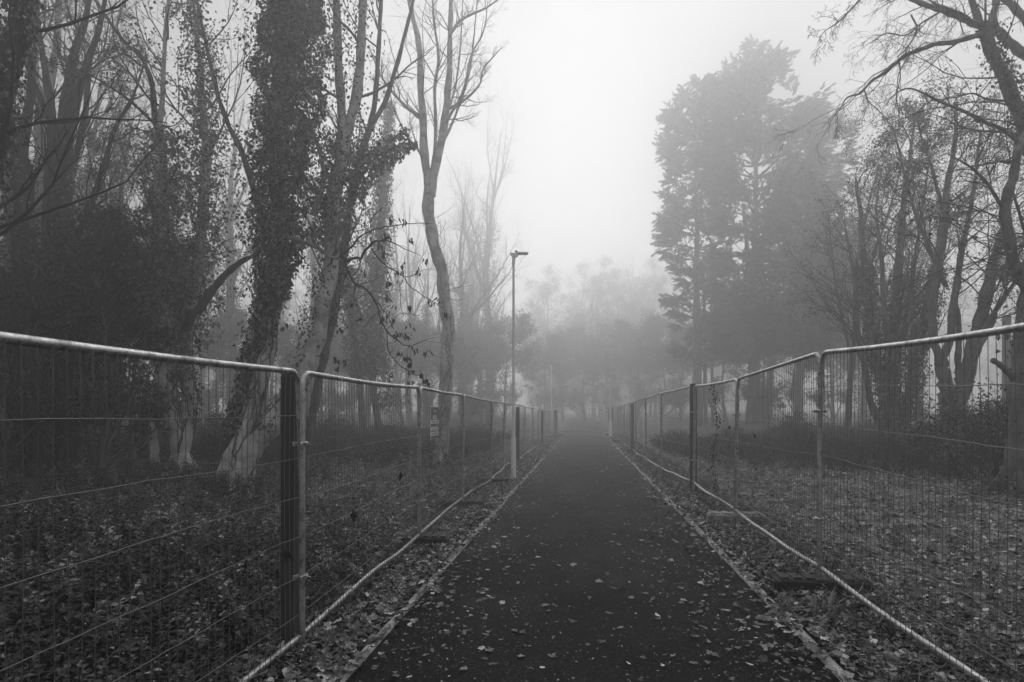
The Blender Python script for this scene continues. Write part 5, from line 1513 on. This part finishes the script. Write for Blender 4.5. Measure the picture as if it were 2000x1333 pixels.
n = 3500; y = 17 + 16 * U(0, 1, n); s = -3.6 - U(0, 1, n) * (1 + y * .8); scatter(mb, PC0 + PC1 * y + s, y, U(0, .3, n), U(.8, 2.0, n), .3, U(0, .7, n), WT)
tag(mb.build('tall_grass', M['brush'], None, (0, 0, 0), smooth=False), 'dark tall dead grass and bramble along the wood edges', 'undergrowth', kind='stuff')

# creeper on the third right panel
f_, nr, dd = right_run[2][1], right_run[2][2], right_run[2][3]
mb = MB(); vs = np.linspace(.15, .97, 16)
vp = f_(np.full(16, .36) + np.cumsum(rng.normal(0, .012, 16)), vs) + nr * .03; mb.tubes(vp, np.full(16, .004), 4)
n = 120; c = vp[rng.integers(0, 16, n)] + rng.normal(0, .035, (n, 3)); Ls = U(.03, .07, n)
mb.leaves(c, unit(np.array([0, 0, -1.]) + rng.normal(0, .5, (n, 3))), rng.normal(0, 1, (n, 3)), Ls, Ls * .5, .3)
tag(mb.build('dead_creeper', M['dead_leaf'], None, tuple(vp[0]), smooth=False), 'dead creeper strand climbing the wires of the third right panel', 'creeper')
# leaves caught on the wires
for (fr, u, v, sc_, lab) in [(left_run[1], .28, .42, .12, 'curled dead leaf caught low on the second left panel'), (left_run[1], .72, .50, .10, 'dark pointed leaf caught high on the second left panel'),
                             (left_run[3], .05, .50, .12, 'dark leaf caught on the panel after the warning sign'), (left_run[0], .93, .385, .09, 'leaf caught on a wire beside the thick timber post'),
                             (right_run[1], .66, .62, .07, 'small leaf caught on the second right panel'), (right_run[2], .10, .66, .08, 'dark leaf caught at the near edge of the creeper panel')]:
    c = fr[1](np.array(u), np.array(v)) + fr[2] * .03; mb = MB(); n = 3
    mb.leaves(c + rng.normal(0, .01, (n, 3)), unit(np.array([0, 0, -1.]) + rng.normal(0, .35, (n, 3))), rng.normal(0, 1, (n, 3)), np.full(n, sc_), np.full(n, sc_ * .45), .3, .2)
    tag(mb.build('dead_leaf', M['dead_leaf'], None, tuple(c), smooth=False), lab, 'leaf', 'dead leaves caught on the fence wires')

# ================================================================= AIR, LIGHT, CAMERA
hz = MB(); hz.box((0, 85, 17.6), (420, 310, 43))
haze = hz.build('haze', bpy.data.materials.new('haze_air'), None, (0, 0, 0), smooth=False)
hm = haze.data.materials[0]; hm.use_nodes = True; nt = hm.node_tree
for nd in list(nt.nodes): nt.nodes.remove(nd)
pv = nt.nodes.new('ShaderNodeVolumePrincipled'); mo = nt.nodes.new('ShaderNodeOutputMaterial')
pv.inputs['Color'].default_value = (1, 1, 1, 1); pv.inputs['Density'].default_value = HAZE_DENSITY = 0.0118
pv.inputs['Anisotropy'].default_value = .70
pv.inputs['Density Attribute'].default_value = ''
nt.links.new(pv.outputs[0], mo.inputs['Volume'])
hm.cycles.homogeneous_volume = True
tag(haze, 'pale even fog filling the whole wood', 'fog', kind='stuff')

SUN_EL, SUN_AZ = math.radians(26), math.radians(8)       # soft sun somewhere ahead, behind the fog
w = bpy.data.worlds.new('World'); scene.world = w; w.use_nodes = True
nt = w.node_tree; bg = nt.nodes['Background']
sky = nt.nodes.new('ShaderNodeTexSky'); sky.sky_type = 'NISHITA'; sky.sun_disc = False
sky.sun_elevation = SUN_EL; sky.sun_rotation = SUN_AZ
sky.air_density = 1.0; sky.dust_density = 1.5; sky.ozone_density = 1.0; sky.altitude = 0
bw = nt.nodes.new('ShaderNodeRGBToBW'); nt.links.new(sky.outputs[0], bw.inputs[0])
mxs = nt.nodes.new('ShaderNodeMix'); mxs.data_type = 'RGBA'; mxs.inputs[0].default_value = .97   # overcast: an even grey sheet over the clear sky
nt.links.new(bw.outputs[0], mxs.inputs[6]); mxs.inputs[7].default_value = (4.0, 4.0, 4.0, 1)
# an overcast sky is about three times brighter overhead than at the horizon
tcw = nt.nodes.new('ShaderNodeTexCoord'); sxyz = nt.nodes.new('ShaderNodeSeparateXYZ'); nt.links.new(tcw.outputs['Generated'], sxyz.inputs[0])
mr = nt.nodes.new('ShaderNodeMapRange'); mr.inputs['From Min'].default_value = 0; mr.inputs['From Max'].default_value = 1; mr.inputs['To Min'].default_value = .66; mr.inputs['To Max'].default_value = 2.1
cl0 = nt.nodes.new('ShaderNodeMath'); cl0.operation = 'MAXIMUM'; cl0.inputs[1].default_value = 0; nt.links.new(sxyz.outputs[2], cl0.inputs[0])
pwn = nt.nodes.new('ShaderNodeMath'); pwn.operation = 'POWER'; pwn.inputs[1].default_value = 1.7; nt.links.new(cl0.outputs[0], pwn.inputs[0])
nt.links.new(pwn.outputs[0], mr.inputs['Value'])
mu = nt.nodes.new('ShaderNodeMix'); mu.data_type = 'RGBA'; mu.blend_type = 'MULTIPLY'; mu.inputs[0].default_value = 1
nt.links.new(mxs.outputs[2], mu.inputs[6]); nt.links.new(mr.outputs[0], mu.inputs[7])
nt.links.new(mu.outputs[2], bg.inputs['Color'])
bg.inputs['Strength'].default_value = .10
sl = bpy.data.lights.new('sun', 'SUN'); sl.energy = 2.5; sl.angle = math.radians(60); sl.color = (1, 1, 1)
so = bpy.data.objects.new('sun', sl); COL.objects.link(so)
dirv = Vector((math.sin(SUN_AZ) * math.cos(SUN_EL), math.cos(SUN_AZ) * math.cos(SUN_EL), math.sin(SUN_EL)))
so.rotation_euler = dirv.to_track_quat('Z', 'Y').to_euler()

cam = bpy.data.cameras.new('camera'); co = bpy.data.objects.new('camera', cam); COL.objects.link(co)
co.location = (0, 0, EYE); co.rotation_euler = (math.radians(90), 0, 0)
cam.sensor_width = 36; cam.lens = FPX / 2000 * 36; cam.shift_y = (HOR - 666.5) / 2000
cam.clip_start = .05; cam.clip_end = 2000
scene.camera = co

scene.render.engine = 'CYCLES'
cy = scene.cycles
cy.use_denoising = True
try: cy.denoiser = 'OPENIMAGEDENOISE'
except Exception: pass
cy.max_bounces = 14; cy.diffuse_bounces = 2; cy.glossy_bounces = 2; cy.volume_bounces = 10; cy.transmission_bounces = 2
cy.sample_clamp_indirect = 6
scene.view_settings.view_transform = 'Standard'; scene.view_settings.look = 'None'
scene.view_settings.gamma = 1.0; scene.view_settings.use_curve_mapping = False
scene.view_settings.exposure = -0.18
